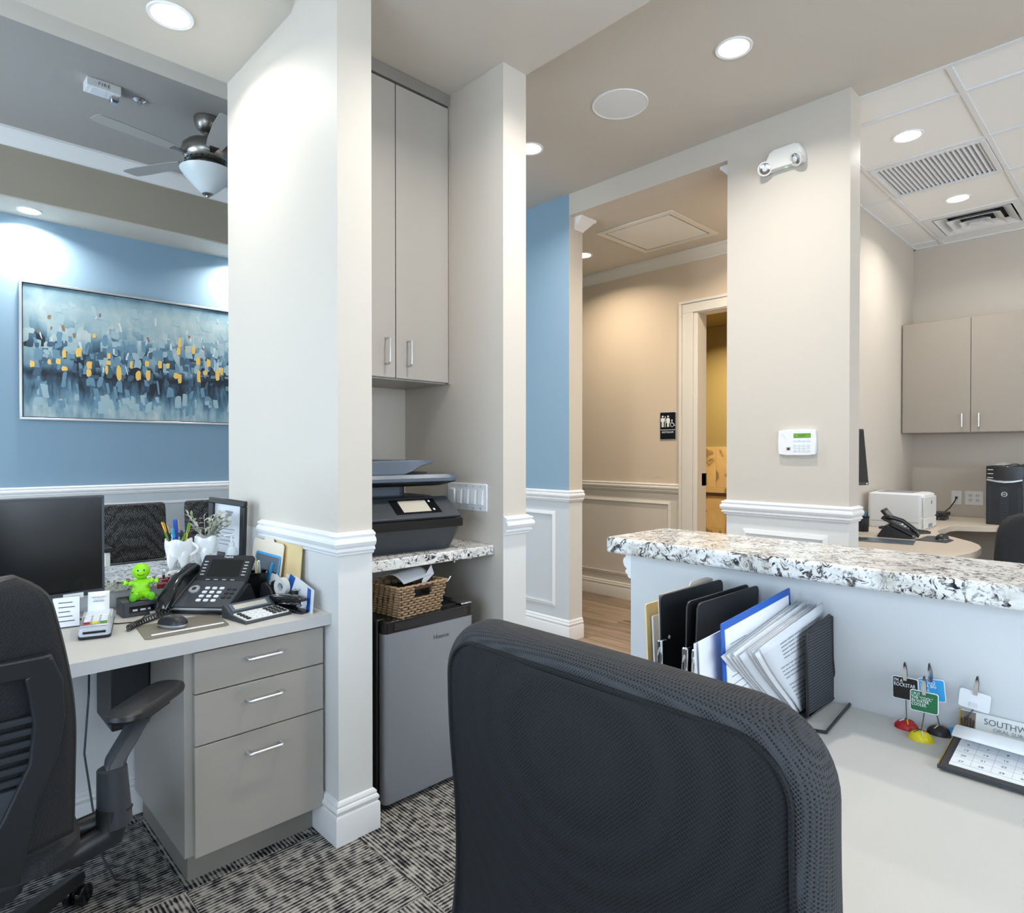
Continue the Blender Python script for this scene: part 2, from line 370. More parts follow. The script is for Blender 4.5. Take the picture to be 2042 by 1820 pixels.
two_tone('wall_paint', (206,198,187), (226,226,224))
two_tone('blue_paint', (138,167,188), (206,212,216))
two_tone('tan_paint', (212,194,172), (212,203,190))
plain('ceil_paint', (206,199,188), 0.7, bump=0.05, scale=200, spec=0.2)
plain('ceil_grey', (168,165,161), 0.7, spec=0.2)
plain('tray_paint', (168,160,145), 0.7, spec=0.2)
plain('trim', (236,237,238), 0.35)
plain('trim_warm', (222,216,206), 0.4)
granite('granite')
carpet('carpet')
wood('plank')
plain('floor_base', (60,58,56), 0.9)
plain('laminate', (172,166,158), 0.42, bump=0.03, scale=500, vary=0.03)
plain('laminate_dark', (138,132,125), 0.5)
plain('laminate_tan', (160,152,142), 0.45, vary=0.03, scale=400)
plain('worktop', (204,200,194), 0.45, bump=0.02, scale=300, vary=0.03)
plain('worktop_tan', (206,194,178), 0.45)
plain('worktop_edge', (196,196,196), 0.45, vary=0.02, scale=400)
plain('steel', (214,217,220), 0.40, metal=0.85)
plain('steel_door', (158,166,176), 0.36, metal=0.55)
plain('nickel', (150,146,140), 0.32, metal=1.0)
plain('chrome', (215,218,222), 0.12, metal=1.0)
plain('gold', (248,204,110), 0.4, metal=0.25)
plain('brass', (196,150,60), 0.3, metal=0.9)
plain('black_plastic', (34,35,38), 0.42, bump=0.05, scale=900)
plain('black_gloss', (20,21,24), 0.15, coat=0.4)
plain('charcoal', (58,62,68), 0.42, bump=0.04, scale=900)
plain('slate', (84,96,110), 0.35)
plain('screen_off', (14,15,17), 0.16)
plain('lcd', (196,190,176), 0.3)
plain('white_plastic', (236,238,240), 0.35)
plain('offwhite', (226,226,222), 0.5)
plain('paper', (238,240,243), 0.7)
plain('paper2', (222,226,232), 0.7)
plain('ink', (60,64,74), 0.7)
plain('ink_light', (140,146,158), 0.7)
plain('manila', (232,206,150), 0.7)
plain('manila_pale', (230,218,200), 0.7)
plain('blue_card', (26,92,186), 0.45)
plain('sky_card', (50,160,220), 0.45)
plain('green_card', (24,104,62), 0.45)
plain('red_card', (160,28,32), 0.45)
plain('yellow', (232,214,30), 0.35)
plain('red', (178,28,34), 0.35)
plain('lime', (150,226,20), 0.45)
plain('lime_dark', (92,186,16), 0.45)
plain('blue_pen', (24,82,190), 0.3)
plain('green_pen', (86,150,40), 0.35)
plain('wicker', (164,136,104), 0.75, bump=0.4, scale=250, vary=0.3)
plain('wicker_dark', (70,50,36), 0.8)
plain('ceramic', (244,246,248), 0.12, coat=0.5)
plain('leaf_grey', (186,186,176), 0.6, vary=0.25, scale=40)
plain('leaf_green', (130,146,112), 0.6)
plain('mousepad', (122,114,102), 0.6)
plain('acrylic', (235,240,245), 0.05, trans=0.9)
plain('bag', (230,232,236), 0.15, trans=0.6)
plain('frost', (214,224,228), 0.35, spec=0.5)
plain('lamp_on', (255,252,244), 0.4, emit=14, ecol=(255,250,240))
plain('lamp_warm', (255,240,205), 0.4, emit=9, ecol=(255,226,170))
plain('green_lcd', (104,160,54), 0.3, emit=0.12, ecol=(110,190,40))
plain('green_led', (120,230,120), 0.3, emit=2, ecol=(90,230,110))
plain('blue_led', (60,120,255), 0.3, emit=2, ecol=(60,120,255))
plain('olive_paint', (158,142,98), 0.6)
plain('ceil_tile', (236,236,234), 0.85, bump=0.25, scale=260, spec=0.15)
plain('tee', (226,228,230), 0.45)
plain('void', (30,30,32), 0.9)
plain('rubber', (26,26,28), 0.7)
plain('glass', (240,246,250), 0.02, trans=1.0)
tile_mat('bath_tile')
painting_mat('canvas')
mesh_fabric('chair_mesh', 0.0030, (3,3,3), (56,57,60))
mesh_fabric('chair_rear', 0.0036, (4,4,5), (19,20,23), 0.4)
woven('chair_weave', (24,24,27), (92,90,88))
woven('back_mesh', (26,27,30), (44,46,50), 400)
mesh_fabric('wire_mesh', 0.0042, (96,100,106), (40,42,46), 0.3)
plain('speaker_grille', (226,227,226), 0.7, bump=0.3, scale=600)
plain('brass_dull', (150,132,112), 0.3, metal=0.9)
plain('blade', (168,165,161), 0.6)
plain('seat_dark', (38,40,44), 0.8, bump=0.2, scale=500)
plain('stroke_pale', (160,186,194), 0.5)
plain('stroke_mid', (108,146,168), 0.5)
plain('stroke_dark', (72,98,118), 0.5)
plain('stroke_white', (206,218,222), 0.5)
plain('stroke_brown', (140,116,96), 0.5)
plain('greige', (206,198,187), 0.55, bump=0.05, scale=220, spec=0.3)
plain('calendar_tray', (62,54,50), 0.45)
plain('silver_plastic', (190,197,206), 0.35)
plain('half_wall', (212,214,216), 0.5, bump=0.04, scale=220)
# ================================================================== the setting
def wall(name, x0, x1, y0, y1, z0, z1, mat):
    return struct(MB().box(x0, x1, y0, y1, z0, z1).build(name, mat, smooth=False))
XK, XK2, XR = 3.305, 3.445, 4.606
ZL, ZH, ZT = 2.895, 3.05, 3.50

# ---- floors
fl = struct(MB().box(-2.3, 1.93, -2.1, 6.05, -0.12, -0.012).build('floor_carpet', 'floor_base', smooth=False))
proto = None
k = 0
T = 0.5
for i in range(-7, 3):
    for j in range(-8, 10):
        x0, y0 = 1.107 + (i-1)*T, 1.505 + (j-1)*T
        if x0 < -2.3 or x0 > 1.8 or y0 < -2.1 or y0 > 5.6: continue
        if proto is None:
            me = MB().box(-T/2+0.0008, T/2-0.0008, -T/2+0.0008, T/2-0.0008, -0.012, 0).mesh('carpet_tile', 'carpet', smooth=False)
            proto = True
        turn = 0 if (i+j) % 2 else R(90)
        if x0 + T > 1.93:   # cut row at the plank floor
            hw_ = (1.93-x0)/2
            cut = MB().box(-hw_, hw_, -T/2+.0008, T/2-.0008, -.012, 0) if not turn else MB().box(-T/2+.0008, T/2-.0008, -hw_, hw_, -.012, 0)
            o = cut.build('carpet_tile', 'carpet', fl, smooth=False); o.location = (x0+hw_, y0+T/2, 0); o.rotation_euler = (0, 0, turn); continue
        o = bpy.data.objects.new('carpet_tile', me); COL.objects.link(o); o.parent = fl
        o.location = (x0+T/2, y0+T/2, 0); o.rotation_euler = (0, 0, turn)
flw = struct(MB().box(1.93, 6.6, -2.1, 6.05, -0.12, -0.010).build('floor_hall', 'floor_base', smooth=False))
me = MB().box(-0.0745, 0.0745, -0.5995, 0.5995, -0.010, 0).mesh('plank', 'plank', smooth=False)
for i in range(31):
    for j in range(7):
        y = -2.1 + 1.2*j + (i*0.43) % 1.2
        x = 2.005 + 0.15*i
        if y > 5.6: continue
        o = bpy.data.objects.new('plank', me); COL.objects.link(o); o.parent = flw; o.location = (x, y, 0)

# ---- walls of the alcove
wall('wall_alcove_left', 1.047, 1.176, 1.902, 2.857, 0, 3.3, 'wall_paint')
wall('wall_alcove_back', 1.176, 1.797, 2.603, 2.857, 0, ZL+0.01, 'greige')
wall('wall_alcove_right', 1.797, 1.930, 1.902, 2.857, 0, ZH, 'wall_paint')
for nm, sg in (('wall_alcove_left', 1), ('wall_alcove_right', -1)):
    me = bpy.data.objects[nm].data; me.materials.append(MAT['greige'])
    for p in me.polygons:
        if p.normal.x*sg > .5: p.material_index = 1
# ---- corridor wall with the keypad, hall opening, blue wall
wall('wall_keypad', XK, XK2, 1.065, 1.695, 0, ZH+0.02, 'wall_paint')
wall('wall_hall_header', XK, XK2, 1.695, 2.844, 2.905, ZH+0.02, 'wall_paint')
wall('wall_waiting_right', XK, XK2, 2.8445, 6.05, 0, 3.30, 'blue_paint')
wall('wall_waiting_right_end', XK+0.0015, XK2, 2.842, 2.8445, 0, ZH, 'wall_paint')
wall('wall_waiting_back', -2.3, 3.445, 5.93, 6.05, 0, 3.30, 'blue_paint')
# ---- restroom hall
wall('wall_restroom', XR, XR+0.13, 2.618, 5.3, 0, 2.95, 'tan_paint')
wall('wall_restroom_over_door', XR, XR+0.13, 1.60, 2.618, 2.42, 2.95, 'tan_paint')
wall('wall_hall_end', XK2, XR+0.13, 5.2, 5.3, 0, 2.95, 'tan_paint')
wall('wall_hall_right', XK2, 6.7, 1.545, 1.695, 0, 3.15, 'greige')
# ---- office
wall('wall_office_back', 6.392, 6.52, -2.1, 1.56, 0, 3.15, 'greige')
# ---- outer walls with window openings
def window_wall_y(name, y0, y1, x0, x1, wx0, wx1, z0, z1, mat, zt=3.3):
    m = MB(); m.box(x0, wx0, y0, y1, 0, zt); m.box(wx1, x1, y0, y1, 0, zt); m.box(wx0, wx1, y0, y1, 0, z0); m.box(wx0, wx1, y0, y1, z1, zt)
    return struct(m.build(name, mat, smooth=False))
def window_wall_x(name, x0, x1, y0, y1, wy0, wy1, z0, z1, mat, zt=3.3):
    m = MB(); m.box(x0, x1, y0, wy0, 0, zt); m.box(x0, x1, wy1, y1, 0, zt); m.box(x0, x1, wy0, wy1, 0, z0); m.box(x0, x1, wy0, wy1, z1, zt)
    return struct(m.build(name, mat, smooth=False))
window_wall_y('wall_south', -2.1, -2.0, -2.3, 3.37, -1.2, 2.6, 0.65, 2.45, 'wall_paint')
window_wall_y('wall_office_south', -2.1, -2.0, 3.37, 6.52, 3.8, 6.1, 0.65, 2.45, 'greige')
window_wall_x('wall_west', -2.3, -2.2, -2.1, 2.857, -1.0, 1.7, 0.65, 2.45, 'wall_paint')
window_wall_x('wall_waiting_west', -2.3, -2.2, 2.857, 6.05, 3.25, 5.5, 0.65, 2.45, 'blue_paint', 3.6)
def win(n, M, w, h):
    g = struct(MB().box(-w/2, w/2, -0.004, 0.004, -h/2, h/2).build('window_%d' % n, 'glass', M=M, smooth=False))
    m = MB()
    for a, b_, c, d in bars(-w/2, w/2, -h/2, h/2, .05) + ((-.025, .025, -h/2+.05, h/2-.05),):
        m.box(a, b_, -.03, .03, c, d)
    m.build('window_frame', 'trim', g, bevel=.004)
win(1, Matrix.Translation((0.7, -2.06, 1.55)), 3.8, 1.8)
win(2, Matrix.Translation((4.95, -2.06, 1.55)), 2.3, 1.8)
win(3, Matrix.Translation((-2.26, 0.35, 1.55)) @ Matrix.Rotation(R(90), 4, 'Z'), 2.7, 1.8)
win(4, Matrix.Translation((-2.26, 4.375, 1.55)) @ Matrix.Rotation(R(90), 4, 'Z'), 2.25, 1.8)

# ---- ceilings
wall('ceiling_reception', -2.3, 1.047, -2.1, 2.241, ZH+0.02, 3.3, 'ceil_paint')
wall('ceiling_alcove', 1.062, 1.930, -2.1, 2.857, ZL, 3.3, 'ceil_paint')
wall('ceiling_desk_soffit', -2.3, 1.047, 2.241, 2.857, 2.900, 3.4, 'ceil_paint')
wall('ceiling_corridor', 1.930, 3.43, -2.1, 2.90, ZH, 3.3, 'ceil_paint')
wall('ceiling_hall', XK2, XR+0.13, 1.60, 5.3, 2.905, 3.1, 'ceil_paint')
# waiting room: perimeter soffit round a tray
wall('ceiling_waiting_soffit_near', -2.3, 3.445, 2.857, 3.28, 3.055, 3.7, 'ceil_paint')
wall('ceiling_waiting_soffit_far', -2.3, 3.445, 5.547, 6.05, 3.055, 3.7, 'tray_paint')
wall('ceiling_waiting_soffit_left', -2.3, -1.80, 3.28, 5.547, 3.055, 3.7, 'tray_paint')
wall('ceiling_waiting_soffit_right', 2.92, 3.445, 3.28, 5.547, 3.055, 3.7, 'tray_paint')
wall('ceiling_waiting_tray', -1.9, 3.0, 3.2, 5.6, ZT, 3.7, 'ceil_grey')
# white under-face of the far soffit
wall('ceiling_waiting_soffit_face', -2.19, 3.30, 5.5475, 5.93, 3.045, 3.0555, 'ceil_paint')

# ---- mouldings
RAIL = [(0, .950), (.008, .951), (.012, .955), (.012, .961), (.018, .963), (.021, .968), (.018, .973), (.015, .976), (.024, .983), (.028, .994), (.026, 1.004), (.018, 1.010), (.018, 1.013), (.022, 1.015), (.023, 1.020), (.018, 1.024), (.010, 1.026), (.008, 1.030), (0, 1.030)]
BASE = [(0, 0), (.019, 0), (.019, .088), (.016, .094), (.012, .096), (.016, .103), (.017, .110), (.014, .117), (.009, .121), (.011, .126), (.009, .132), (.004, .137), (0, .139)]
CROWN = [(0, -.085), (.008, -.085), (.010, -.076), (.020, -.066), (.034, -.050), (.048, -.034), (.058, -.022), (.066, -.020), (.070, -.014), (.070, 0), (0, 0)]
tn = [0]
def trim(path, prof, side, mat='trim', z=0):
    tn[0] += 1
    m = MB(); sweep(m, [(o, zz+z) for o, zz in prof], path, side)
    return struct(m.build('trim_%d' % tn[0], mat, angle=28))
def base(path, side, mat='trim', n=[0]):
    n[0] += 1
    m = MB(); sweep(m, BASE, path, side)
    return struct(m.build('baseboard_%d' % n[0], mat, angle=28))
W1P = [(1.047, 2.50), (1.047, 1.902), (1.176, 1.902)]
trim(W1P, RAIL, -1); base([(1.047, 2.05), (1.047, 1.902), (1.176, 1.902), (1.176, 1.935)], -1)
trim([(1.797, 1.902), (1.930, 1.902), (1.930, 2.857)], RAIL, -1); base([(1.797, 1.94), (1.797, 1.902), (1.930, 1.902), (1.930, 2.857)], -1)
KP = [(3.442, 1.695), (XK, 1.695), (XK, 1.065), (3.442, 1.065)]
trim(KP, RAIL, -1); base(KP, -1)
BP = [(XK, 5.93), (XK, 2.842), (3.442, 2.842)]
trim(BP, RAIL, -1); base(BP, -1)
trim([(-2.2, 5.93), (XK, 5.93)], RAIL, -1); base([(-2.2, 5.93), (XK, 5.93)], -1)
trim([(XR, 5.2), (XR, 2.766)], RAIL, -1, 'trim_warm'); base([(XR, 5.2), (XR, 2.766)], -1, 'trim_warm')
trim([(XR, 5.2), (XR, 1.70)], CROWN, -1, 'trim_warm', 2.905)
trim([(3.352, 2.842), (3.442, 2.842), (3.442, 2.99)], CROWN, -1, 'trim', 2.905)
trim([(3.442, 1.56), (3.442, 1.695), (3.352, 1.695)], CROWN, -1, 'trim', 2.905)
CROWN2 = [(o*1.25, z*1.25) for o, z in CROWN]
trim([(-1.8, 5.547), (2.92, 5.547)], CROWN2, -1, 'trim', ZT)
trim([(2.92, 5.547), (2.92, 3.28)], CROWN2, -1, 'trim', ZT)
# picture-frame panels on the wainscot
def panel(o, u, w, h, mat='trim', t=.022, d=.012):
    """rectangle moulding standing off a wall; o lower-left corner, u horizontal direction, normal = u x z reversed handled by caller."""
    tn[0] += 1
    m = MB(); M = plane_M(o, u, (0, 0, 1))
    def bar(p0, p1, q0, q1):
        m.hexa([(p0[0], p0[1], 0), (p1[0], p1[1], 0), (q1[0], q1[1], 0), (q0[0], q0[1], 0)],
               [(p0[0]+(t*.25 if 0 else 0), p0[1], d*.5), (p1[0], p1[1], d*.5), (q1[0], q1[1], d), (q0[0], q0[1], d)], M)
    A = [(0, 0), (w, 0), (w, h), (0, h)]; B = [(t, t), (w-t, t), (w-t, h-t), (t, h-t)]
    for i in range(4): bar(A[i], A[(i+1) % 4], B[i], B[(i+1) % 4])
    return struct(m.build('trim_%d' % tn[0], mat, smooth=False))
# directions chosen so that u x z points out of the wall
panel((XK, 5.80, .215), (0, -1, 0), 1.36, .665); panel((XK, 4.34, .215), (0, -1, 0), 1.375, .665)
panel((XK, 1.60, .215), (0, -1, 0), .44, .665)
panel((XR, 5.1, .20), (0, -1, 0), 1.15, .68, 'trim_warm'); panel((XR, 3.83, .20), (0, -1, 0), .98, .68, 'trim_warm')
for i in range(4): panel((-.9 + i*1.05, 5.93, .215), (1, 0, 0), .93, .665)

# ---- restroom door casing and jamb
tn[0] += 1
m = MB()
m.box(XR-.018, XR-.001, 2.646, 2.744, 0, 2.412); m.box(XR-.018, XR-.001, 1.695, 2.744, 2.412, 2.488)
m.box(XR-.026, XR-.001, 2.7445, 2.768, 0, 2.488); m.box(XR-.026, XR-.001, 1.695, 2.768, 2.4885, 2.512)
m.box(XR-.012, XR+.13, 2.606, 2.6455, 0, 2.404); m.box(XR-.012, XR+.13, 1.695, 2.6455, 2.4045, 2.4115)
struct(m.build('trim_%d' % tn[0], 'trim_warm', bevel=.003))
# restroom: far wall with tiled wainscot
wall('wall_bath_back', 6.6, 6.72, 1.60, 4.4, 0, 2.95, 'olive_paint')
wall('wall_bath_left', XR+.13, 6.6, 4.3, 4.4, 0, 2.95, 'olive_paint')
wall('ceiling_bath', XR+.13, 6.72, 1.60, 4.4, 2.70, 3.0, 'olive_paint')
wb = struct(MB().box(6.590, 6.6, 1.60, 4.3, 0, 1.345).build('wall_bath_wainscot', 'trim_warm', smooth=False))
me = MB().box(0, .010, -.2985, .2985, -.2235, .2235).mesh('tile', 'bath_tile', smooth=False)
for i in range(4):
    for j in range(3):
        o = bpy.data.objects.new('tile', me); COL.objects.link(o); o.parent = wb; o.location = (6.578, 2.0+.6*i+(.3 if j % 2 else 0), .224+.448*j)
MB().box(6.566, 6.578, 1.7, 4.3, .80, .835).build('tile_border', 'wicker_dark', wb)
# door leaf standing open inside the restroom
dl = struct(MB().box(XR+.135, XR+1.0, 1.70, 1.738, .01, 2.40).build('door_1', 'trim_warm', smooth=False))
MB().box(XR+.06, XR+.14, 2.606, 2.613, 1.02, 1.12).build('strike_plate', 'nickel', dl)

# ---- half walls under the stone counters
hw = struct(MB().box(1.461, 1.60, -2.0, 1.031, 0, 1.0275).build('wall_counter', 'half_wall', smooth=False))
m = MB(); sweep(m, [(o_, z_-.004) for o_, z_ in RAIL], [(1.463, 1.031), (1.60, 1.031), (1.60, -2.0)], 1); m.build('rail', 'trim', hw, angle=28)
wall('wall_ledge', -2.2, 1.047, 2.58, 2.80, 0, .815, 'trim')
trim([(-2.2, 2.58), (1.047, 2.58)], BASE, -1)

# ---- office lay-in ceiling: tiles on a tee grid
oc = struct(MB().box(3.43, 6.5, -2.1, 1.60, 3.10, 3.3).build('ceiling_office', 'void', smooth=False))
GX = [3.136, 3.755, 4.374, 4.992, 5.611, 6.230, 6.849]
GY = [-2.410, -1.788, -1.166, -.544, .078, .700, 1.322, 1.944]
x_lo, x_hi, y_lo, y_hi = 3.445, 6.392, -2.0, 1.545
for i in range(6):
    for j in range(7):
        a, b_, c, d = max(GX[i], x_lo), min(GX[i+1], x_hi), max(GY[j], y_lo), min(GY[j+1], y_hi)
        if (i, j) in ((2, 5), (4, 5)): continue
        MB().box(a+.008, b_-.008, c+.008, d-.008, 3.058, 3.078).build('ceiling_tile', 'ceil_tile', oc, smooth=False)
for x in GX[1:-1]:
    for j in range(7):
        c, d = max(GY[j], y_lo), min(GY[j+1], y_hi)
        MB().box(x-.012, x+.012, c+.012, d-.012, 3.050, 3.060).build('cross_tee', 'tee', oc, smooth=False)
for y in GY[1:-1]: MB().box(x_lo, x_hi, y-.012, y+.012, 3.049, 3.061).build('main_tee', 'tee', oc, smooth=False)
MB().box(3.428, 3.455, y_lo, 1.07, 3.046, 3.060).build('wall_angle', 'tee', oc, smooth=False)
MB().box(6.37, 6.392, y_lo, y_hi, 3.048, 3.060).build('wall_angle', 'tee', oc, smooth=False)
MB().box(3.445, 6.392, 1.525, 1.545, 3.048, 3.060).build('wall_angle', 'tee', oc, smooth=False)
# return-air grille
g = thing('return_grille', 'louvred white return air grille set in the lay-in ceiling', 'vent', (4.683, 1.011, 3.056))
m = MB(); w, h = .294, .296
for a, b_, c, d in bars(-w, w, -h, h, .028): m.box(a, b_, c, d, -.012, .004)
m.build('frame', 'tee', g, bevel=.002)
MB().box(-w+.01, w-.01, -h+.01, h-.01, .028, .034).build('backing', 'void', g, smooth=False)
me = MB().box(-.265, .265, -.014, .014, -.0008, .0008).mesh('slat', 'tee', smooth=False)
for i in range(22):
    o = bpy.data.objects.new('slat', me); COL.objects.link(o); o.parent = g; o.location = (0, -.262+.025*i, .004); o.rotation_euler = (R(-48), 0, 0)
# stepped supply diffuser
g = thing('supply_diffuser', 'square stepped white air diffuser in the lay-in ceiling', 'vent', (5.920, 1.011, 3.052))
def ring_frame(m, a, b_, z0, z1):
    P = [(-1,-1),(1,-1),(1,1),(-1,1)]
    for i in range(4):
        p, q = P[i], P[(i+1) % 4]
        m.hexa([(p[0]*a, p[1]*a, z0), (q[0]*a, q[1]*a, z0), (q[0]*b_, q[1]*b_, z1), (p[0]*b_, p[1]*b_, z1)],
               [(p[0]*a, p[1]*a, z0+.003), (q[0]*a, q[1]*a, z0+.003), (q[0]*b_, q[1]*b_, z1+.003), (p[0]*b_, p[1]*b_, z1+.003)])
m = MB(); ring_frame(m, .297, .245, 0, 0); ring_frame(m, .245, .225, 0, .05); m.build('frame', 'tee', g, smooth=False)
MB().box(-.24, .24, -.24, .24, .055, .06).build('backing', 'void', g, smooth=False)
for a, z in ((.235, -.004), (.165, -.012), (.095, -.020)):
    m = MB(); ring_frame(m, a, a-.062, z, z+.035); m.build('cone', 'tee', g, smooth=False)
MB().box(-.04, .04, -.04, .04, -.024, -.02).build('core', 'tee', g, smooth=False)

# ---- recessed downlights
def downlight(label, x, y, z, power, color=(1, .95, .88), lamp='lamp_on', r=.078, group='recessed downlights', spread=150):
    t = thing('recessed_downlight', label, 'light', (x, y, z), group=group)
    MB().lathe([(r*.80, .0), (r*.82, -.004), (r*.98, -.006), (r, -.003), (r, .004), (r*.80, .004)], n=36, cap=False).build('trim_ring', 'trim', t)
    MB().lathe([(r*.80, -.0015), (r*.4, -.004), (.0005, -.005)], n=36, cap=False).build('lens', lamp, t)
    l = bpy.data.lights.new('downlight_lamp', 'AREA'); l.shape = 'DISK'; l.size = r*1.5; l.energy = power; l.color = color; l.spread = R(spread)
    o = bpy.data.objects.new('downlight_lamp', l); COL.objects.link(o); o.parent = t; o.location = (0, 0, -.02)
    return t
DW = 10.0
downlight('recessed downlight in the soffit above the left desk', .734, 2.556, 2.900, DW*.5)
downlight('recessed downlight in the corridor ceiling left of the emergency light', 2.620, 1.316, ZH, DW)
downlight('recessed downlight just right of the alcove wall end', 2.645, 2.573, ZH, DW)
downlight('recessed downlight in the low ceiling above the foreground chair', 1.60, 1.33, ZL, DW)
downlight('recessed downlight over the blue wall left of the painting top', .707, 5.758, 3.045, DW*1.3)
downlight('recessed downlight over the blue wall behind the alcove wall edge', 2.27, 5.758, 3.045, DW*1.3)
downlight('recessed downlight in the restroom hall ceiling past the access panel', 4.055, 3.337, 2.905, DW, (1, .86, .68), 'lamp_warm')
downlight('recessed downlight in the hall ceiling behind the keypad wall', 4.05, 1.98, 2.905, DW, (1, .86, .68), 'lamp_warm')
downlight('recessed downlight in the yellow restroom ceiling', 5.85, 3.13, 2.70, DW*3.0, (1, .80, .48), 'lamp_warm')
downlight('recessed downlight nearer the wall in the lay-in ceiling', 4.062, 1.013, 3.058, DW*.8)
downlight('recessed downlight beyond the louvred grille in the lay-in ceiling', 5.315, 1.018, 3.058, DW*.8)
# ================================================================== left desk
ZD = .755
# stone ledge on the half wall
o = MB().box(-2.2, 1.046, 2.50, 2.84, .817, .857).build('stone_ledge', 'granite', bevel=.006); tag(o, 'speckled white granite ledge behind the left monitor and phone', 'counter')
# worktop
t = thing('worktop', 'pale grey laminate desktop holding the monitor, phone and calculator', 'desktop', (-.35, 2.25, .718))
MB().box(-1.85, 1.396, -.298, .31, 0, .037).build('slab', 'worktop', t, bevel=.002)
MB().box(-1.85, 1.396, -.3005, -.2975, .0005, .0365).build('edge_band', 'worktop_edge', t)
# drawer cabinet
def bar_handle(parent, p0, p1, out, r=.0045, mat='steel'):
    p0, p1, out = Vector(p0), Vector(p1), Vector(out); d = (p1-p0).normalized()
    pts = [p0]
    for k in range(5):
        a = R(22.5*k); pts.append(p0 + out*(1-.28) + out*.28*math.sin(a) + d*out.length*.28*(1-math.cos(a)))
    for k in range(5):
        a = R(90-22.5*k); pts.append(p1 + out*(1-.28) + out*.28*math.sin(a) - d*out.length*.28*(1-math.cos(a)))
    pts.append(p1)
    return MB().tube(pts, r, 10).build('handle', mat, parent)
t = thing('drawer_cabinet', 'grey laminate cabinet with three drawers under the left desk', 'cabinet', (.825, 2.26, 0))
m = MB(); m.box(-.221, .215, -.255, .285, .097, .716); m.build('body', 'laminate', t, bevel=.0015)
MB().box(-.200, .215, -.21, .27, 0, .097).build('toe_kick', 'laminate_dark', t)
for z0, z1, hz in ((.583, .704, .659), (.428, .579, .5295), (.097, .424, .3655)):
    d = MB().box(-.198, .211, -.275, -.256, z0, z1).build('drawer', 'laminate', t, bevel=.0015)
    bar_handle(d, (-.048, -.275, hz), (.058, -.275, hz), (0, -.030, 0))
# desk phone ------------------------------------------------------
def rounded_plate(mb, w, d, h, r, M=None, z=0):
    mb.prism(rrect(w, d, r), z, z+h, M); return mb
def desk_phone(loc, rz, label, brand=None, full=True):
    # local: user side is -y, width along x (0.25), tilts back
    t = thing('desk_phone', label, 'phone', loc, rz)
    MB().prism([(-.085,.0),(.10,.0),(.10,.012),(.06,.075),(.045,.078),(-.085,.016)], -.115, .125,
        Matrix(((0,0,1,0),(1,0,0,0),(0,1,0,0),(0,0,0,1)))).build('stand', 'black_plastic', t, bevel=.003)
    tilt = Matrix.Translation((0, -.095, .012)) @ Matrix.Rotation(R(27), 4, 'X')
    kb = MB(); rounded_plate(kb, .245, .135, .016, .008, Matrix.Translation((.005, .07, .004))); kb.build('keypad_deck', 'charcoal', t, M=tilt, bevel=.002)
    MB().box(-.117, .127, 0, .010, .004, .012).build('front_lip', 'steel', t, M=tilt, bevel=.001)
    for r_ in range(4):
        for c in range(3):
            b_ = MB(); rounded_plate(b_, .016, .011, .003, .003, Matrix.Translation((.012+.026*c, .032+.021*r_, .020))); b_.build('key', 'white_plastic', t, M=tilt)
    for r_ in range(3):
        for c in range(2):
            b_ = MB(); rounded_plate(b_, .014, .009, .003, .003, Matrix.Translation((.090+.020*c, .050+.021*r_, .020))); b_.build('key', 'black_plastic', t, M=tilt)
    MB().lathe([(.0, .024), (.018, .024), (.019, .020)], (-.032, .088, 0), 20).build('navigation_key', 'steel', t, M=tilt)
    MB().lathe([(.0, .0255), (.007, .0255), (.008, .0235)], (-.032, .088, 0), 16).build('ok_key', 'black_plastic', t, M=tilt)
    # display hinged steeper behind the keys
    t2 = Matrix.Translation((0, .028, .078)) @ Matrix.Rotation(R(52), 4, 'X')
    d = MB(); rounded_plate(d, .185, .108, .016, .008, Matrix.Translation((.036, .052, 0))); d.build('display_housing', 'black_plastic', t, M=t2, bevel=.002)
    MB().box(-.022, .094, .022, .088, .016, .0168).build('display', 'screen_off', t, M=t2)
    for k in range(5):
        MB().box(-.046, -.032, .026+.0125*k, .030+.0125*k, .016, .018).build('line_key', 'steel', t, M=t2)
        MB().box(.104, .118, .026+.0125*k, .030+.0125*k, .016, .018).build('line_key', 'steel', t, M=t2)
    for k in range(4): MB().box(-.018+.030*k, -.004+.030*k, .007, .010, .016, .018).build('soft_key', 'steel', t, M=t2)
    if brand: text('maker_name', brand, .012, 'white_plastic', t, t2 @ Matrix.Translation((.036, .098, .0165)))
    # handset on the left, cradled along the slope
    prof = []
    P = [(-.005, -.022, .018), (.0, .0, .034), (.0, .05, .050), (.0, .10, .060), (.0, .15, .050), (.0, .19, .036), (-.005, .205, .020)]
    m = MB(); rings = []
    for i, (x, y, z) in enumerate(P):
        w = (.021, .026, .022, .020, .022, .027, .023)[i]; h = (.012, .018, .013, .012, .013, .018, .012)[i]
        rings.append([(-.088+w*px_, y, z+h*pz_) for px_, pz_ in rrect(2, 2, .7, 4)])
    m.loft(rings); m.build('handset', 'black_gloss', t, M=tilt, bevel=0)
    MB().box(-.118, -.058, -.004, .20, .012, .026).build('cradle', 'black_plastic', t, M=tilt, bevel=.004)
    return t
ph_rz = math.atan2(-.169, .146)
ph = desk_phone((.775, 2.315, ZD), ph_rz, 'black desk phone with tilted display on the left desk', 'Yealink')
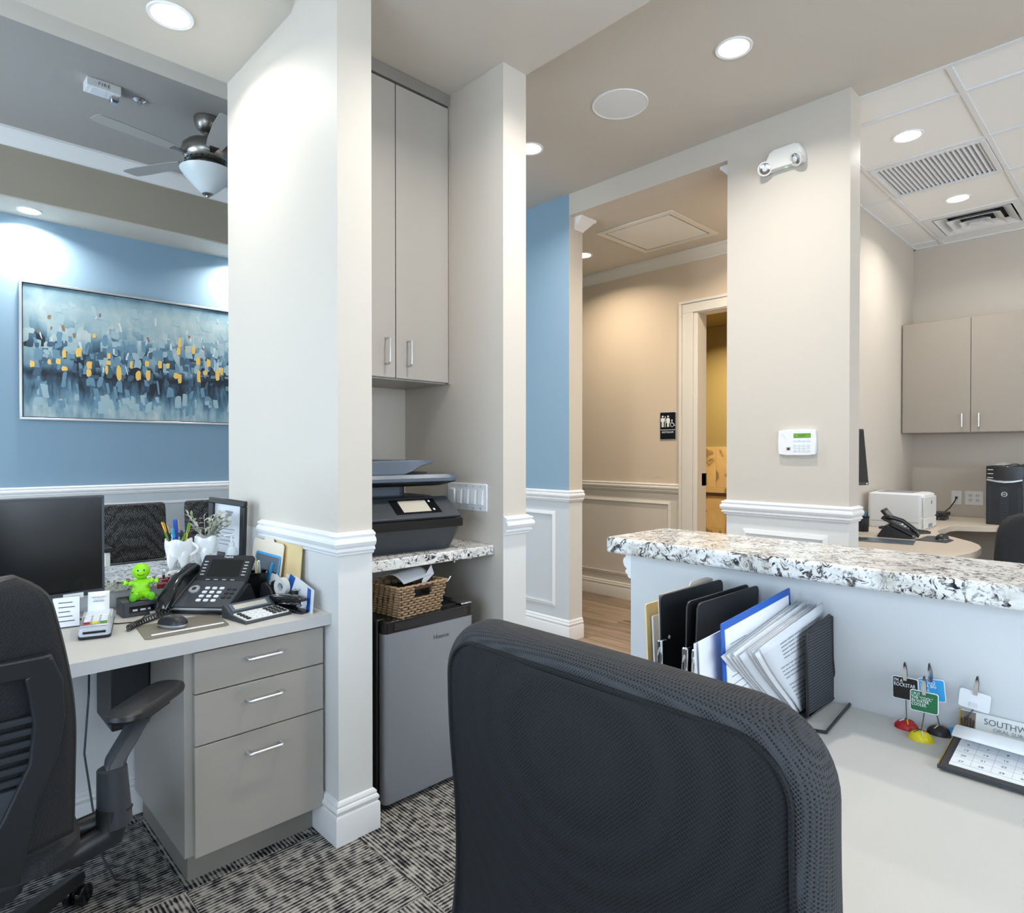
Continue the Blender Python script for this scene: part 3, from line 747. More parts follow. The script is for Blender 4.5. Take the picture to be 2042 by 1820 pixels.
# coiled cord lying on the desk
pts = []
path = [(.640, 2.335, .775), (.62, 2.31, .768), (.645, 2.28, .766), (.60, 2.265, .766), (.56, 2.235, .766), (.525, 2.205, .766), (.50, 2.175, .765)]
n = 26
for i in range(n*8):
    u = i/(n*8-1)*(len(path)-1); k = min(int(u), len(path)-2); f_ = u-k
    p = Vector(path[k]).lerp(Vector(path[k+1]), f_); d = (Vector(path[k+1])-Vector(path[k])).normalized(); s = d.cross(Vector((0,0,1))).normalized()
    a = 2*math.pi*i/8; pts.append(p + s*.0085*math.cos(a) + Vector((0,0,1))*(.0085*math.sin(a)+.001))
o = MB().tube(pts, .0021, 5).build('phone_cord', 'black_plastic'); tag(o, 'black coiled handset cord lying on the left desk', 'cord')
# mouse pad, mouse
o = MB().prism([(.529,2.206),(.513,2.05),(.523,2.040),(.736,2.034),(.748,2.044),(.768,2.208),(.760,2.218),(.540,2.216)], ZD, ZD+.003).build('mouse_pad', 'mousepad', bevel=.0008); tag(o, 'brown mouse pad with a white stripe near the desk edge', 'mouse pad')
MB().prism([(.536,2.068),(.538,2.082),(.742,2.078),(.741,2.064)], ZD+.003, ZD+.0036).build('stripe', 'paper', o)
t = thing('computer_mouse', 'black computer mouse resting on the brown mouse pad', 'mouse', (.612, 2.135, ZD+.0036), R(25))
MB().loft([[(x*.030*s, y*.050*s, z) for x, y in circle(1, 20)] for s, z in ((.92, 0), (1, .006), (1, .010))]).build('base', 'steel', t)
MB().grid(lambda u, v: ((u-.5)*.058*math.sqrt(max(0, 1-(2*v-1)**4)), (v-.5)*.098, .010+.026*math.sqrt(max(0, 1-abs(2*u-1)**2.4))*math.sqrt(max(0, 1-abs(2*v-1)**2.2))), 14, 18).build('shell', 'black_plastic', t)
MB().box(-.003, .003, .018, .032, .033, .0375).build('wheel', 'rubber', t)
# calculator
t = thing('calculator', 'black and white desktop calculator with raised display at the desk edge', 'calculator', (.855, 2.090, ZD), R(9))
MB().prism([(-.072,0),(.072,0),(.072,.038),(.060,.044),(.020,.018),(-.066,.010),(-.072,.006)], -.083, .083, Matrix(((0,0,1,0),(1,0,0,0),(0,1,0,0),(0,0,0,1)))).build('body', 'charcoal', t, bevel=.003)
top = Matrix.Translation((0, -.027, .0135)) @ Matrix.Rotation(math.atan2(.008, .086), 4, 'X')
m = MB(); rounded_plate(m, .156, .082, .003, .008); m.build('key_deck', 'offwhite', t, M=top)
for r_ in range(4):
    for c in range(8):
        m = MB(); rounded_plate(m, .0135, .012, .003, .003, Matrix.Translation((-.064+.0183*c, -.030+.0185*r_, .003))); m.build('key', 'black_plastic' if (c in (0, 5, 6, 7)) else 'white_plastic', t, M=top)
lm = Matrix.Translation((0, .041, .0315)) @ Matrix.Rotation(math.atan2(.026, .040), 4, 'X')
MB().box(-.070, .070, -.017, .017, 0, .002).build('display_frame', 'slate', t, M=lm, bevel=.001)
MB().box(-.058, .058, -.010, .010, .002, .0028).build('display', 'lcd', t, M=lm)
# stapler
t = thing('stapler', 'black desktop stapler beside the calculator', 'stapler', (.957, 2.100, ZD), R(-73))
def spine(m, P, w, n=6):
    rings = [[(x, w_*px_, z+h*pz_) for px_, pz_ in rrect(2, 2, .6, 3)] for x, z, h, w_ in P]; m.loft(rings)
m = MB(); spine(m, [(-.085,.010,.010,.016),(-.02,.008,.008,.018),(.06,.006,.006,.021),(.095,.005,.005,.020)], .02); m.build('base', 'black_gloss', t)
m = MB(); spine(m, [(-.088,.026,.016,.013),(-.05,.034,.016,.016),(.02,.043,.013,.017),(.07,.045,.010,.017),(.088,.040,.007,.014)], .02); m.build('arm', 'black_gloss', t)
MB().box(-.03, .088, -.010, .010, .022, .031).build('magazine', 'chrome', t, M=Matrix.Rotation(R(-4), 4, 'Y'), bevel=.001)
MB().box(.080, .090, -.012, .012, .018, .040).build('nose', 'chrome', t, bevel=.001)
# tape dispenser
t = thing('tape_dispenser', 'black tape dispenser with a white roll behind the stapler', 'tape dispenser', (.985, 2.190, ZD), R(-72)); t.scale = (1.12, .95, 1.2)
prof = [(-.075,0),(.075,0),(.078,.02),(.072,.050),(.060,.052),(.040,.030),(.015,.024),(-.015,.026),(-.030,.050),(-.052,.064),(-.068,.058),(-.076,.03)]
MB().prism(prof, -.027, -.019, Matrix(((1,0,0,0),(0,0,1,0),(0,1,0,0),(0,0,0,1)))).build('side_panel', 'black_plastic', t, bevel=.002)
MB().prism(prof, .019, .027, Matrix(((1,0,0,0),(0,0,1,0),(0,1,0,0),(0,0,0,1)))).build('side_panel', 'black_plastic', t, bevel=.002)
MB().prism([(-.074,0),(.074,0),(.076,.020),(.070,.046),(.058,.046),(.038,.022),(-.040,.020),(-.060,.05),(-.072,.03)], -.019, .019, Matrix(((1,0,0,0),(0,0,1,0),(0,1,0,0),(0,0,0,1)))).build('body', 'black_plastic', t, bevel=.002)
MB().lathe([(.012,-.010),(.027,-.010),(.027,.010),(.012,.010),(.012,-.010)], n=28, cap=False).build('tape_roll', 'offwhite', t, M=Matrix.Translation((.0, 0, .052)) @ Matrix.Rotation(R(90), 4, 'X'))
MB().box(.066, .079, -.016, .016, .050, .054).build('cutter', 'steel', t)
# pens: shared builder; the point sits at origin, leaning along d
def pen(name, label, cat, base_pt, tip_pt, mat, cap=None, r=.0042, group=None, clip=True):
    b_, e = Vector(base_pt), Vector(tip_pt); L_ = (e-b_).length
    z = (e-b_).normalized(); q = Vector((0,0,1)).rotation_difference(z)
    t = thing(name, label, cat, b_, group=group); t.rotation_mode = 'QUATERNION'; t.rotation_quaternion = q
    MB().lathe([(.0008, 0), (r*.6, .008), (r, .02), (r, L_*.72)], n=10).build('barrel', mat, t)
    MB().lathe([(r*1.08, L_*.72), (r*1.08, L_*.97), (r*.5, L_)], n=10).build('cap', cap or mat, t)
    if clip: MB().box(r*1.0, r*1.5, -r*.35, r*.35, L_*.74, L_*.97).build('clip', 'brass', t)
    return t
# black pen cup
t = thing('pen_cup', 'square black plastic pen cup behind the tape dispenser', 'pen cup', (.965, 2.345, ZD), R(-35))
m = MB()
for a, b_, c, d in bars(-.036, .036, -.036, .036, .003): m.box(a, b_, c, d, .003, .098)
m.box(-.036, .036, -.036, .036, 0, .003); m.build('cup', 'black_gloss', t)
pen('ballpoint_pen', 'dark blue pen in the black pen cup nearest the phone', 'pen', (.955, 2.36, .76), (.925, 2.375, .885), 'blue_pen')
pen('pencil', 'tan wooden pencil in the black pen cup', 'pencil', (.965, 2.345, .76), (.953, 2.348, .905), 'manila', 'manila', clip=False)
pen('highlighter', 'bright sky blue highlighter in the black pen cup', 'marker', (.985, 2.335, .76), (1.005, 2.31, .885), 'sky_card', r=.007)
pen('scissors', 'steel scissors blade tip in the black pen cup', 'scissors', (.975, 2.350, .76), (.972, 2.36, .892), 'steel', 'steel', r=.006, clip=False)
# leaning papers and folders along the wall end
def sheet(name, label, cat, poly, mat, M, th=.0015):
    o = MB().prism(poly, 0, th).build(name, mat, M=M, smooth=False); tag(o, label, cat); return o
def leanM(y, dx=.05, x0=.965, z=ZD, h=.22):
    # local x runs along -Y (to the viewer's right), local y up the leaning sheet
    return plane_M((x0, y, z), (0, -1, 0), (dx, 0, h))
TABF = [(0,0),(.30,0),(.30,.205),(.285,.215),(.20,.215),(.195,.228),(.11,.228),(.105,.215),(.012,.215),(0,.205)]
o = sheet('file_folder', 'yellow manila folder leaning against the wall below the chair rail', 'folder', [(x, y) for x, y in TABF], 'manila', leanM(2.43, .018, 1.018, ZD, .22), .003)
o = sheet('file_folder', 'pale cream tabbed folder leaning in front of the yellow folder', 'folder', [(.0+x*.9, y*.95) for x, y in TABF], 'manila_pale', leanM(2.52, .030, .996, ZD, .22), .002)
o = sheet('brochure', 'blue-edged photo brochure leaning behind the pen cup', 'brochure', rrect(.22, .16, .012, 3, .11, .08), 'sky_card', leanM(2.48, .03, .985, ZD, .16))
MB().box(.01, .21, .045, .152, .0015, .0020).build('photo', 'slate', o); MB().box(.012, .208, .046, .10, .0020, .0023).build('photo_skyline', 'wicker_dark', o); MB().box(.006, .214, .0, .04, .0015, .0022).build('caption', 'paper', o)
o = sheet('appointment_card', 'white printed card leaning behind the tape dispenser', 'card', [(0,0),(.19,0),(.19,.085),(.05,.13),(0,.13)], 'paper', leanM(2.42, .028, .978, ZD, .11))
for k in range(4): MB().box(.02, .13-.01*k, .03+.02*k, .033+.02*k, .0015, .0018).build('printed_line', 'ink', o)
o = sheet('leaflet', 'white and royal blue leaflet leaning on the wall at the desk end', 'leaflet', [(0,0),(.25,.0),(.225,.075),(.03,.11),(0,.11)], 'paper2', leanM(2.235, .030, .998, ZD, .11))
MB().prism([(.205,.002),(.232,.002),(.205,.073),(.178,.078)], .0015, .002).build('blue_band', 'blue_card', o)
MB().prism([(.02,.04),(.06,.012),(.075,.095),(.03,.105)], .0015, .002).build('blue_corner', 'blue_card', o)
# framed notice standing on the stone ledge
t = thing('picture_frame', 'black framed printed notice leaning on the stone ledge', 'picture frame', (0,0,0))
fm = plane_M((.930, 2.745, .872), (.075, -.135, -.015), (.025, -.08, .22)); t.matrix_world = fm
w, h = .175, .245
m = MB()
for a, b_, c, d in bars(0, w, 0, h, .022): m.box(a, b_, c, d, -.004, .016)
m.build('frame', 'black_plastic', t, bevel=.003)
MB().box(.006, w-.006, .006, h-.006, -.002, .003).build('print', 'paper2', t)
text('heading', 'THANK\nYOU', .012, 'ink', t, Matrix.Translation((.092, .185, .0032)))
for k in range(5): MB().box(.045+.004*k, .12-.006*(k % 2), .055+.016*k, .058+.016*k, .003, .0034).build('printed_line', 'ink_light', t)
MB().box(-.001, .012, .02, .10, -.05, -.003).build('easel', 'black_plastic', t)
# pump bottle
t = thing('pump_bottle', 'clear sanitizer bottle with white pump behind the phone', 'bottle', (.945, 2.555, .857))
MB().lathe([(.021,0),(.022,.004),(.022,.055),(.014,.068),(.010,.070),(.010,.074)], n=20).build('bottle', 'frost', t)
MB().lathe([(.011,.074),(.011,.086),(.004,.087),(.004,.112)], n=14).build('pump', 'white_plastic', t)
MB().box(-.030, .010, -.006, .006, .110, .118).build('spout', 'white_plastic', t, bevel=.002)
# ---- tooth mug and tooth vase
def tooth(t, w, h, handle=False, roots=4):
    m = MB(); n = 32; rings = []
    for k in range(9):
        u = k/8; z = h*(.42+.58*u); s = .88+.16*math.sin(u*2.2)
        ring = []
        for i in range(n):
            a = 2*math.pi*i/n; lob = 1+.07*math.cos(4*a)
            zz = z + (h*.05*math.cos(4*a) if k == 8 else 0)
            ring.append((w*.5*s*lob*math.cos(a), w*.5*s*lob*math.sin(a), zz))
        rings.append(ring)
    inner = [[(x*.86, y*.86, z-(.0 if q == 0 else h*.2)) for x, y, z in rings[8]] for q in range(2)]
    m.loft(rings + inner); m.build('cup', 'ceramic', t)
    for i in range(4):
        a = math.pi/4 + i*math.pi/2; d = Vector((math.cos(a), math.sin(a), 0))
        MB().tube([d*w*.20+Vector((0,0,h*.60)), d*w*.27+Vector((0,0,h*.40)), d*w*.34+Vector((0,0,h*.18)), d*w*.33+Vector((0,0,0))], [w*.27, w*.24, w*.15, w*.075], 14).build('root', 'ceramic', t)
    if handle:
        pts = [(w*.46+.026*math.sin(math.pi*q/10), 0, h*(.88-.045*q)) for q in range(11)]
        MB().tube(pts, .006, 10).build('handle', 'ceramic', t)
t = thing('tooth_mug', 'white ceramic molar-shaped mug full of pens on the stone ledge', 'mug', (.770, 2.610, .857), R(-30)); tooth(t, .088, .108, True)
t = thing('tooth_vase', 'white ceramic tooth vase with dried stems on the stone ledge', 'vase', (.868, 2.610, .857), R(20)); tooth(t, .082, .112)
B = Vector((.770, 2.610, .885))
for lab, nm, dx, dz, mt, cp, r_ in (('green and gold pen leaning farthest left in the tooth mug', 'ballpoint_pen', (-.052, .01), .150, 'green_pen', 'brass', .004),
        ('red capped pen low in the tooth mug', 'ballpoint_pen', (-.026, -.015), .105, 'red', 'paper', .004),
        ('tall blue marker standing highest in the tooth mug', 'marker', (-.012, .0), .158, 'blue_pen', 'blue_pen', .008),
        ('short blue pen in front of the marker in the tooth mug', 'ballpoint_pen', (-.028, -.025), .125, 'blue_pen', 'sky_card', .005),
        ('green pen with gold clip in the middle of the tooth mug', 'ballpoint_pen', (.0, -.03), .118, 'green_pen', 'black_plastic', .004),
        ('black and green pen right of centre in the tooth mug', 'ballpoint_pen', (.015, -.02), .105, 'black_plastic', 'green_pen', .004),
        ('gold and green pen leaning right in the tooth mug', 'ballpoint_pen', (.038, .005), .140, 'yellow', 'green_pen', .004),
        ('black pen at the back of the tooth mug', 'ballpoint_pen', (-.035, .03), .135, 'black_plastic', 'black_plastic', .004)):
    pen(nm, lab, 'marker' if nm == 'marker' else 'pen', B + Vector((dx[0]*.25, dx[1]*.25, 0)), B + Vector((dx[0]*1.05, dx[1]*1.05, dz)), mt, cp, r_, group='pens in the tooth mug')
t = thing('dried_foliage', 'grey-green dried stems spreading from the tooth vase', 'plant', (.868, 2.610, .93))
random.seed(4)
leaf = MB().grid(lambda u, v: ((u-.5)*.010*math.sin(math.pi*min(1, v*.95+.05)), v*.032, .004*math.sin(math.pi*v)), 2, 5).mesh('leaf', 'leaf_grey')
leafg = MB().grid(lambda u, v: ((u-.5)*.010*math.sin(math.pi*min(1, v*.95+.05)), v*.030, .004*math.sin(math.pi*v)), 2, 5).mesh('leaf', 'leaf_green')
for k in range(22):
    a = random.uniform(0, 2*math.pi) if k > 5 else R(-60 + 22*k); out = random.uniform(.03, .085); hh = random.uniform(.07, .125)
    e = Vector((math.cos(a)*out, math.sin(a)*out, hh)); mid = e*.5 + Vector((0, 0, .012))
    MB().tube([(0, 0, -.03), tuple(mid*.6), tuple(mid), tuple(e)], .0011, 5).build('stem', 'leaf_grey', t)
    for q in range(7):
        u = .35+.65*q/6; p = Vector((0,0,0)).lerp(e, u) + Vector((0,0,.012*math.sin(math.pi*u)))
        lo = bpy.data.objects.new('leaf', leafg if (k % 4 == 3) else leaf); COL.objects.link(lo); lo.parent = t
        lo.location = p; lo.rotation_euler = (random.uniform(-.2, .9), random.uniform(-.6, .6), a-math.pi/2 + (1 if q % 2 else -1)*random.uniform(.5, 1.1))
# ---- red sign on a clip stand (behind the toy)
def clip_sign(label, base_pt, card_c, card_u, card_v, w, h, card_mat, words, foot_mats, size, back=False, clip_h=.03, pole_top=None, align='LEFT', foot=True, text_mat='paper', lean=(0,0,0)):
    t = thing('clip_sign', label, 'sign')
    b_ = Vector(base_pt)
    if foot:
        t.location = b_
    else: t.location = b_
    def loc(p): return tuple(Vector(p) - b_)
    cc = Vector(card_c); u = Vector(card_u).normalized(); v = Vector(card_v); v = (v-u*u.dot(v)).normalized()
    top = cc + v*(h/2)
    if foot:
        m = MB(); n = 28; rings = []
        for k in range(8):
            a = k/7*math.pi/2
            rings.append([(.0215*math.cos(a)*math.cos(2*math.pi*i/n), .0170*math.cos(a)*math.sin(2*math.pi*i/n), .0165*math.sin(a)) for i in range(n)])
        m.loft(rings); m.build('foot', foot_mats[0], t, rot=(0, 0, math.atan2(u.y, u.x)))
        for k, mt in enumerate(foot_mats[1:]):
            a = 2*math.pi*k/max(1, len(foot_mats)-1)+.5
            MB().tube([(.004*math.cos(a), .004*math.sin(a), .0172), (.015*math.cos(a), .012*math.sin(a), .0130)], .0011, 5).build('foot_streak', mt, t)
    MB().tube([loc(b_+Vector((0,0,.014))), loc(cc - v*h*.5 + (u.cross(v))*(-.003)), loc(top + (u.cross(v))*(-.003))], .0012, 8).build('wire', 'nickel', t)
    # alligator clip
    ax = (v + u*lean[0]).normalized(); c0 = top - ax*.006
    for s in (-1, 1):
        sd = u.cross(v)*s
        MB().loft([[loc(c0 + ax*q + sd*(.0025*(1-abs(q/.034-.5)*1.2)+.0012) + u*w_*a_ + sd*.0008*b2) for a_, b2 in ((-1,-1),(1,-1),(1,1),(-1,1))] for q, w_ in ((0,.0030),(.010,.0036),(.022,.0034),(.032,.0018),(.036,.0010))]).build('clip_jaw', 'chrome', t)
    M = plane_M(loc(cc), u, v)
    c = MB(); c.prism(rrect(w, h, .004, 4), -.0008, .0008, M); cd = c.build('card', 'paper', t)
    if not back:
        c = MB(); c.prism(rrect(w-.0025, h-.0025, .0032, 4), .0008, .0011, M); c.build('card_face', card_mat, t)
        text('lettering', words, size, text_mat, t, M @ Matrix.Translation((-w/2+.0025, h/2-.003, .0013)), .0001, 'LEFT', .74, 1.0, .80, 'TOP')
    else:
        MB().box(-.006, .006, -.012, -.004, .0008, .003, M).build('tab', 'paper2', t)
    return t
clip_sign('small red slogan card on a clip behind the green toy', (.672, 2.43, ZD), (.668, 2.43, .841), (1, -.15, 0), (0, 0, 1), .046, .040, 'red_card', 'GRADUATE\nCUM\nAWESOME.', ['green_card', 'red', 'yellow', 'sky_card'], .0085)
# ---- mini computer and toy
t = thing('mini_computer', 'small dark grey mini computer beside the phone', 'computer', (.590, 2.415, ZD), R(-2))
m = MB(); rounded_plate(m, .120, .112, .048, .008); m.build('case', 'charcoal', t, bevel=.002)
m = MB(); rounded_plate(m, .111, .109, .003, .008, z=.046); m.build('lid', 'black_gloss', t, bevel=.001)
MB().box(-.042, .046, -.0562, -.0545, .012, .034).build('port_panel', 'black_gloss', t)
for a, b_ in ((-.032,-.018),(-.010,.006),(.012,.020)): MB().box(a, b_, -.0568, -.0560, .018, .024).build('port', 'steel', t)
MB().lathe([(.003,0),(.0025,.0008)], n=12).build('power_light', 'blue_led', t, M=Matrix.Translation((.036, -.0562, .026)) @ Matrix.Rotation(R(90), 4, 'X'))
MB().box(.018, .050, -.0566, -.0556, .002, .010).build('sticker', 'paper', t)
t = thing('toy_figure', 'lime green smiling rubber figure sitting on the mini computer', 'toy', (.590, 2.398, ZD+.0495), R(-14))
def skin(name, joints, edges, mat, parent, sub=2):
    me = bpy.data.meshes.new(name); me.from_pydata([j[:3] for j in joints], edges, []); me.update()
    o = bpy.data.objects.new(name, me); COL.objects.link(o); o.parent = parent
    md = o.modifiers.new('skin', 'SKIN'); md.use_smooth_shade = True
    for i, j in enumerate(joints): me.skin_vertices[0].data[i].radius = (j[3], j[3])
    me.skin_vertices[0].data[0].use_root = True
    s_ = o.modifiers.new('sub', 'SUBSURF'); s_.levels = sub; s_.render_levels = sub
    me.materials.append(MAT[mat]); return o
skin('body', [(0,.004,.024,.030),(0,.004,.050,.024),(0,.002,.066,.013),(.022,-.006,.058,.009),(.038,-.020,.062,.008),(-.022,-.004,.056,.009),(-.040,-.010,.052,.008),(.016,-.014,.014,.014),(.030,-.040,.013,.011),(-.016,-.014,.014,.014),(-.022,-.042,.013,.011)],
     [(0,1),(1,2),(1,3),(3,4),(1,5),(5,6),(0,7),(7,8),(0,9),(9,10)], 'lime', t)
MB().ball((0, 0, .092), .027, .025, .026, 20, 14).build('head', 'lime', t)
for s in (-1, 1):
    MB().ball((s*.009, -.0235, .098), .0026, .0018, .0030, 10, 6).build('eye', 'black_gloss', t)
    for k in range(3): MB().tube([(s*.040, -.016, .056+.003), (s*(.050), -.022+.006*k, .056+.006*(k-1)+.004)], [.0042, .0030], 7).build('finger', 'lime', t)
    MB().ball((.030 if s > 0 else -.022, -.050, .015), .012, .008, .014, 14, 8).build('foot', 'lime_dark', t)
MB().tube([(.014*math.sin(R(-50+10*k)), -.0252+.003*abs(k-5)/5, .0915-.010*math.cos(R(-50+10*k))) for k in range(11)], .0009, 5).build('smile', 'black_gloss', t)
# ---- card terminal with receipt
t = thing('card_terminal', 'silver card payment terminal with coloured keys on the left desk', 'card reader', (.432, 2.235, ZD), R(-16))
tm = Matrix.Rotation(R(9), 4, 'X')
m = MB(); m.loft([[(x*s, y*s2, z) for x, y in rrect(.080, .150, .012, 4)] for s, s2, z in ((.94,.96,0),(1,1,.010),(1,1,.022),(.95,.97,.034))]); m.build('body', 'silver_plastic', t, M=tm @ Matrix.Translation((0, 0, .010)))
m = MB(); m.loft([[(x*s, y*s2, z) for x, y in rrect(.082, .152, .012, 4)] for s, s2, z in ((.94,.96,0),(1,1,.006),(1,1,.012))]); m.build('base', 'black_plastic', t, M=tm @ Matrix.Translation((0, 0, .009)))
MB().box(-.036, .036, -.060, .012, .034, .038).build('keypad_plate', 'steel', t, M=tm @ Matrix.Translation((0, 0, .010)), bevel=.002)
MB().box(-.030, .030, .020, .064, .034, .037).build('display', 'frost', t, M=tm @ Matrix.Translation((0, 0, .010)), bevel=.001)
for r_ in range(4):
    for c in range(3):
        m = MB(); rounded_plate(m, .017, .009, .003, .003, Matrix.Translation((-.021+.021*c, -.030+.0125*r_, .048))); m.build('key', 'white_plastic', t, M=tm)
for c, mt in enumerate(('red', 'yellow', 'green_pen')):
    m = MB(); rounded_plate(m, .017, .008, .003, .003, Matrix.Translation((-.021+.021*c, -.044, .048))); m.build('key', mt, t, M=tm)
MB().box(-.028, .028, -.0775, -.062, .030, .036).build('card_slot', 'screen_off', t, M=tm)
rc = MB().grid(lambda u, v: ((u-.5)*.056, .048+.012*v*v, .05+.062*v), 1, 6).build('receipt', 'paper', t, solid=.0004)
text('receipt_lines', 'SALE RECEIPT\n--------------\nAPPROVED', .006, 'ink', t, plane_M((0, .049, .090), (1,0,0), (0,.25,1)))
# ---- small acrylic card stand
t = thing('card_stand', 'small acrylic stand with a white notice left of the card terminal', 'card stand', (.374, 2.355, ZD), R(-12))
cm = plane_M((0,0,.002), (1,0,0), (0,.20,1))
MB().box(-.036, .036, 0, .094, -.002, -.0012).build('acrylic', 'acrylic', t, M=cm); MB().box(-.034, .034, .002, .091, -.001, 0).build('notice', 'paper', t, M=cm)
for k in range(5): MB().box(-.02, .022-.006*(k % 3), .018+.014*k, .0205+.014*k, 0, .0004).build('printed_line', 'ink', t, M=cm)
MB().box(-.036, .036, -.002, .035, 0, .002).build('foot', 'acrylic', t)
# ---- monitor
t = thing('monitor', 'wide black monitor standing on the left desk', 'monitor', (.225, 2.43, ZD), R(4))
w, z0, z1 = .265, .080, .400
MB().box(-w, w, -.020, .010, z0, z1).build('housing', 'black_plastic', t, bevel=.004)
m = MB()
for a, b_, c, d in ((-w,w,z0,z0+.016),(-w,w,z1-.007,z1),(-w,-w+.007,z0+.016,z1-.007),(w-.007,w,z0+.016,z1-.007)): m.box(a, b_, -.023, -.018, c, d)
m.build('bezel', 'charcoal', t, bevel=.001)
MB().box(-w+.007, w-.007, -.0205, -.0195, z0+.016, z1-.007).build('screen', 'screen_off', t)
MB().box(-.035, .035, .005, .030, .005, .24).build('stand', 'black_plastic', t, bevel=.003)
m = MB(); rounded_plate(m, .20, .10, .008, .02); m.build('foot', 'charcoal', t, bevel=.002)
MB().box(.150, .205, -.0240, -.0225, z0-.004, z0+.012).build('sticker', 'paper', t)
# cables behind the card stand
o = MB().tube([(.47, 2.34, .760), (.44, 2.40, .760), (.40, 2.46, .761), (.36, 2.52, .762), (.30, 2.55, .762), (.20, 2.56, .762)], .003, 6).build('cable', 'black_plastic'); tag(o, 'black cable bundle running behind the card terminal', 'cable')
o = MB().tube([(.60, 2.349, .775), (.585, 2.32, .764), (.55, 2.27, .758), (.50, 2.29, .758), (.46, 2.33, .758)], .0018, 6).build('cable', 'black_plastic'); tag(o, 'thin black cable looping from the mini computer front', 'cable')
# things under the desk
t = thing('computer_case', 'black slim computer hung in the shadow under the left desk', 'computer', (.545, 2.44, .40))
MB().box(-.055, .055, -.10, .11, 0, .30).build('case', 'black_plastic', t, bevel=.006)
MB().box(-.04, .04, -.06, .08, .30, .318).build('mount', 'black_plastic', t)
o = MB().tube([(.47, 2.56, .70), (.46, 2.50, .60), (.44, 2.40, .52), (.42, 2.36, .35), (.43, 2.30, .20), (.45, 2.27, .05), (.47, 2.2, .006), (.52, 2.15, .006), (.50, 2.06, .006), (.44, 2.04, .006)], .003, 6).build('cable', 'charcoal'); tag(o, 'grey cable hanging under the left desk to the carpet', 'cable')
o = MB().tube([(.33, 2.575, .71), (.32, 2.56, .5), (.26, 2.56, .32), (.24, 2.56, .1)], .003, 6).build('cable', 'black_plastic'); tag(o, 'black cable hanging on the wall under the left desk', 'cable')

# ================================================================== task chair at the left desk
t = thing('task_chair', 'black office chair with slatted plastic back at the left desk', 'chair', (.045, 1.86, 0))
def X(x): return x
# local coords: x right, y forward; back plane around y = -.40
def back_pt(u, v):
    # u -1..1, v 0 bottom..1 top
    z = .50+.56*v; half = .148+.064*math.sin(min(1, (1-v)*1.5)*math.pi/2)
    r = .06
    if v > .90: half -= .040*((v-.90)/.10)**2
    x = u*half; y = -.30 - .115*v + .02*math.sin(v*3) + .045*(u*u)
    return (x, y, z)
MB().grid(lambda u, v: back_pt(2*u-1, v), 26, 40).build('back_cushion', 'back_mesh', t, solid=.022)
m = MB()   # edge bead round the back
pts = [back_pt(1, v/40) for v in range(41)] + [back_pt(1-2*u/10, 1) for u in range(1, 10)] + [back_pt(-1, 1-v/40) for v in range(41)]
m.tube(pts, .011, 8); m.build('back_rim', 'black_plastic', t)
# rear Y-shaped support with louvres
def yp(x, z, off=-.028):
    v = (z-.50)/.56; y = -.30-.115*v+.02*math.sin(max(0, v)*3) + off
    return (x, y, z)
def arm_poly(s):
    outer = [(.165,.915),(.185,.86),(.190,.78),(.180,.70),(.150,.62),(.135,.52),(.125,.40),(.05,.36)]
    inner = [(.125,.875),(.132,.84),(.140,.78),(.135,.70),(.095,.60),(.045,.50),(.02,.44),(.0,.40)]
    rings = []
    for (xo, zo), (xi, zi) in zip(outer, inner):
        lowz = max(0, .55-zo)
        rings.append([tuple(Vector(yp(s*xo, zo))+Vector((0, lowz*.35, 0))), tuple(Vector(yp(s*xi, zi))+Vector((0, lowz*.35, 0))), tuple(Vector(yp(s*xi, zi, -.004))+Vector((0, lowz*.35, 0))), tuple(Vector(yp(s*xo, zo, .006))+Vector((0, lowz*.35, 0)))])
    return rings
for s in (-1, 1):
    m = MB(); m.loft(arm_poly(s)); m.build('back_support', 'black_plastic', t, bevel=.004)
m = MB(); m.loft([[yp(x, .915), yp(x, .875), yp(x, .875, -.004), yp(x, .915, .0)] for x in (-.165, -.08, 0, .08, .165)]); m.build('support_bar', 'black_plastic', t, bevel=.004)
for k in range(6):
    z = .668+.024*k
    MB().loft([[yp(x, z+.008, -.022), yp(x, z-.006, -.016), yp(x, z-.006, -.010), yp(x, z+.008, -.016)] for x in (-.14, 0, .14)]).build('louvre', 'charcoal', t)
MB().loft([[yp(x, .655, -.020), yp(x*.9, .54, -.012), yp(x*.9, .54, -.006), yp(x, .655, -.012)] for x in (-.125, -.06, 0, .06, .125)]).build('lumbar_plate', 'charcoal', t)
# seat
m = MB(); rings = []
for k, (sc, z) in enumerate(((.90,.425),(1,.435),(1,.465),(.96,.480),(.80,.486),(.3,.487))):
    rings.append([(x*sc, y*sc, z) for x, y in rrect(.49, .47, .10, 6)])
m.loft(rings); m.build('seat', 'back_mesh', t, loc=(0, -.04, 0))
m = MB(); m.loft([[(x*s, y*s, z) for x, y in rrect(.40, .36, .08, 5)] for s, z in ((.6,.36),(.9,.385),(1,.425))]); m.build('seat_pan', 'black_plastic', t, loc=(0, -.04, 0))
MB().tube([(.20, -.05, .395), (.335, -.05, .395)], [.016, .03], 14).build('tilt_knob', 'black_plastic', t)
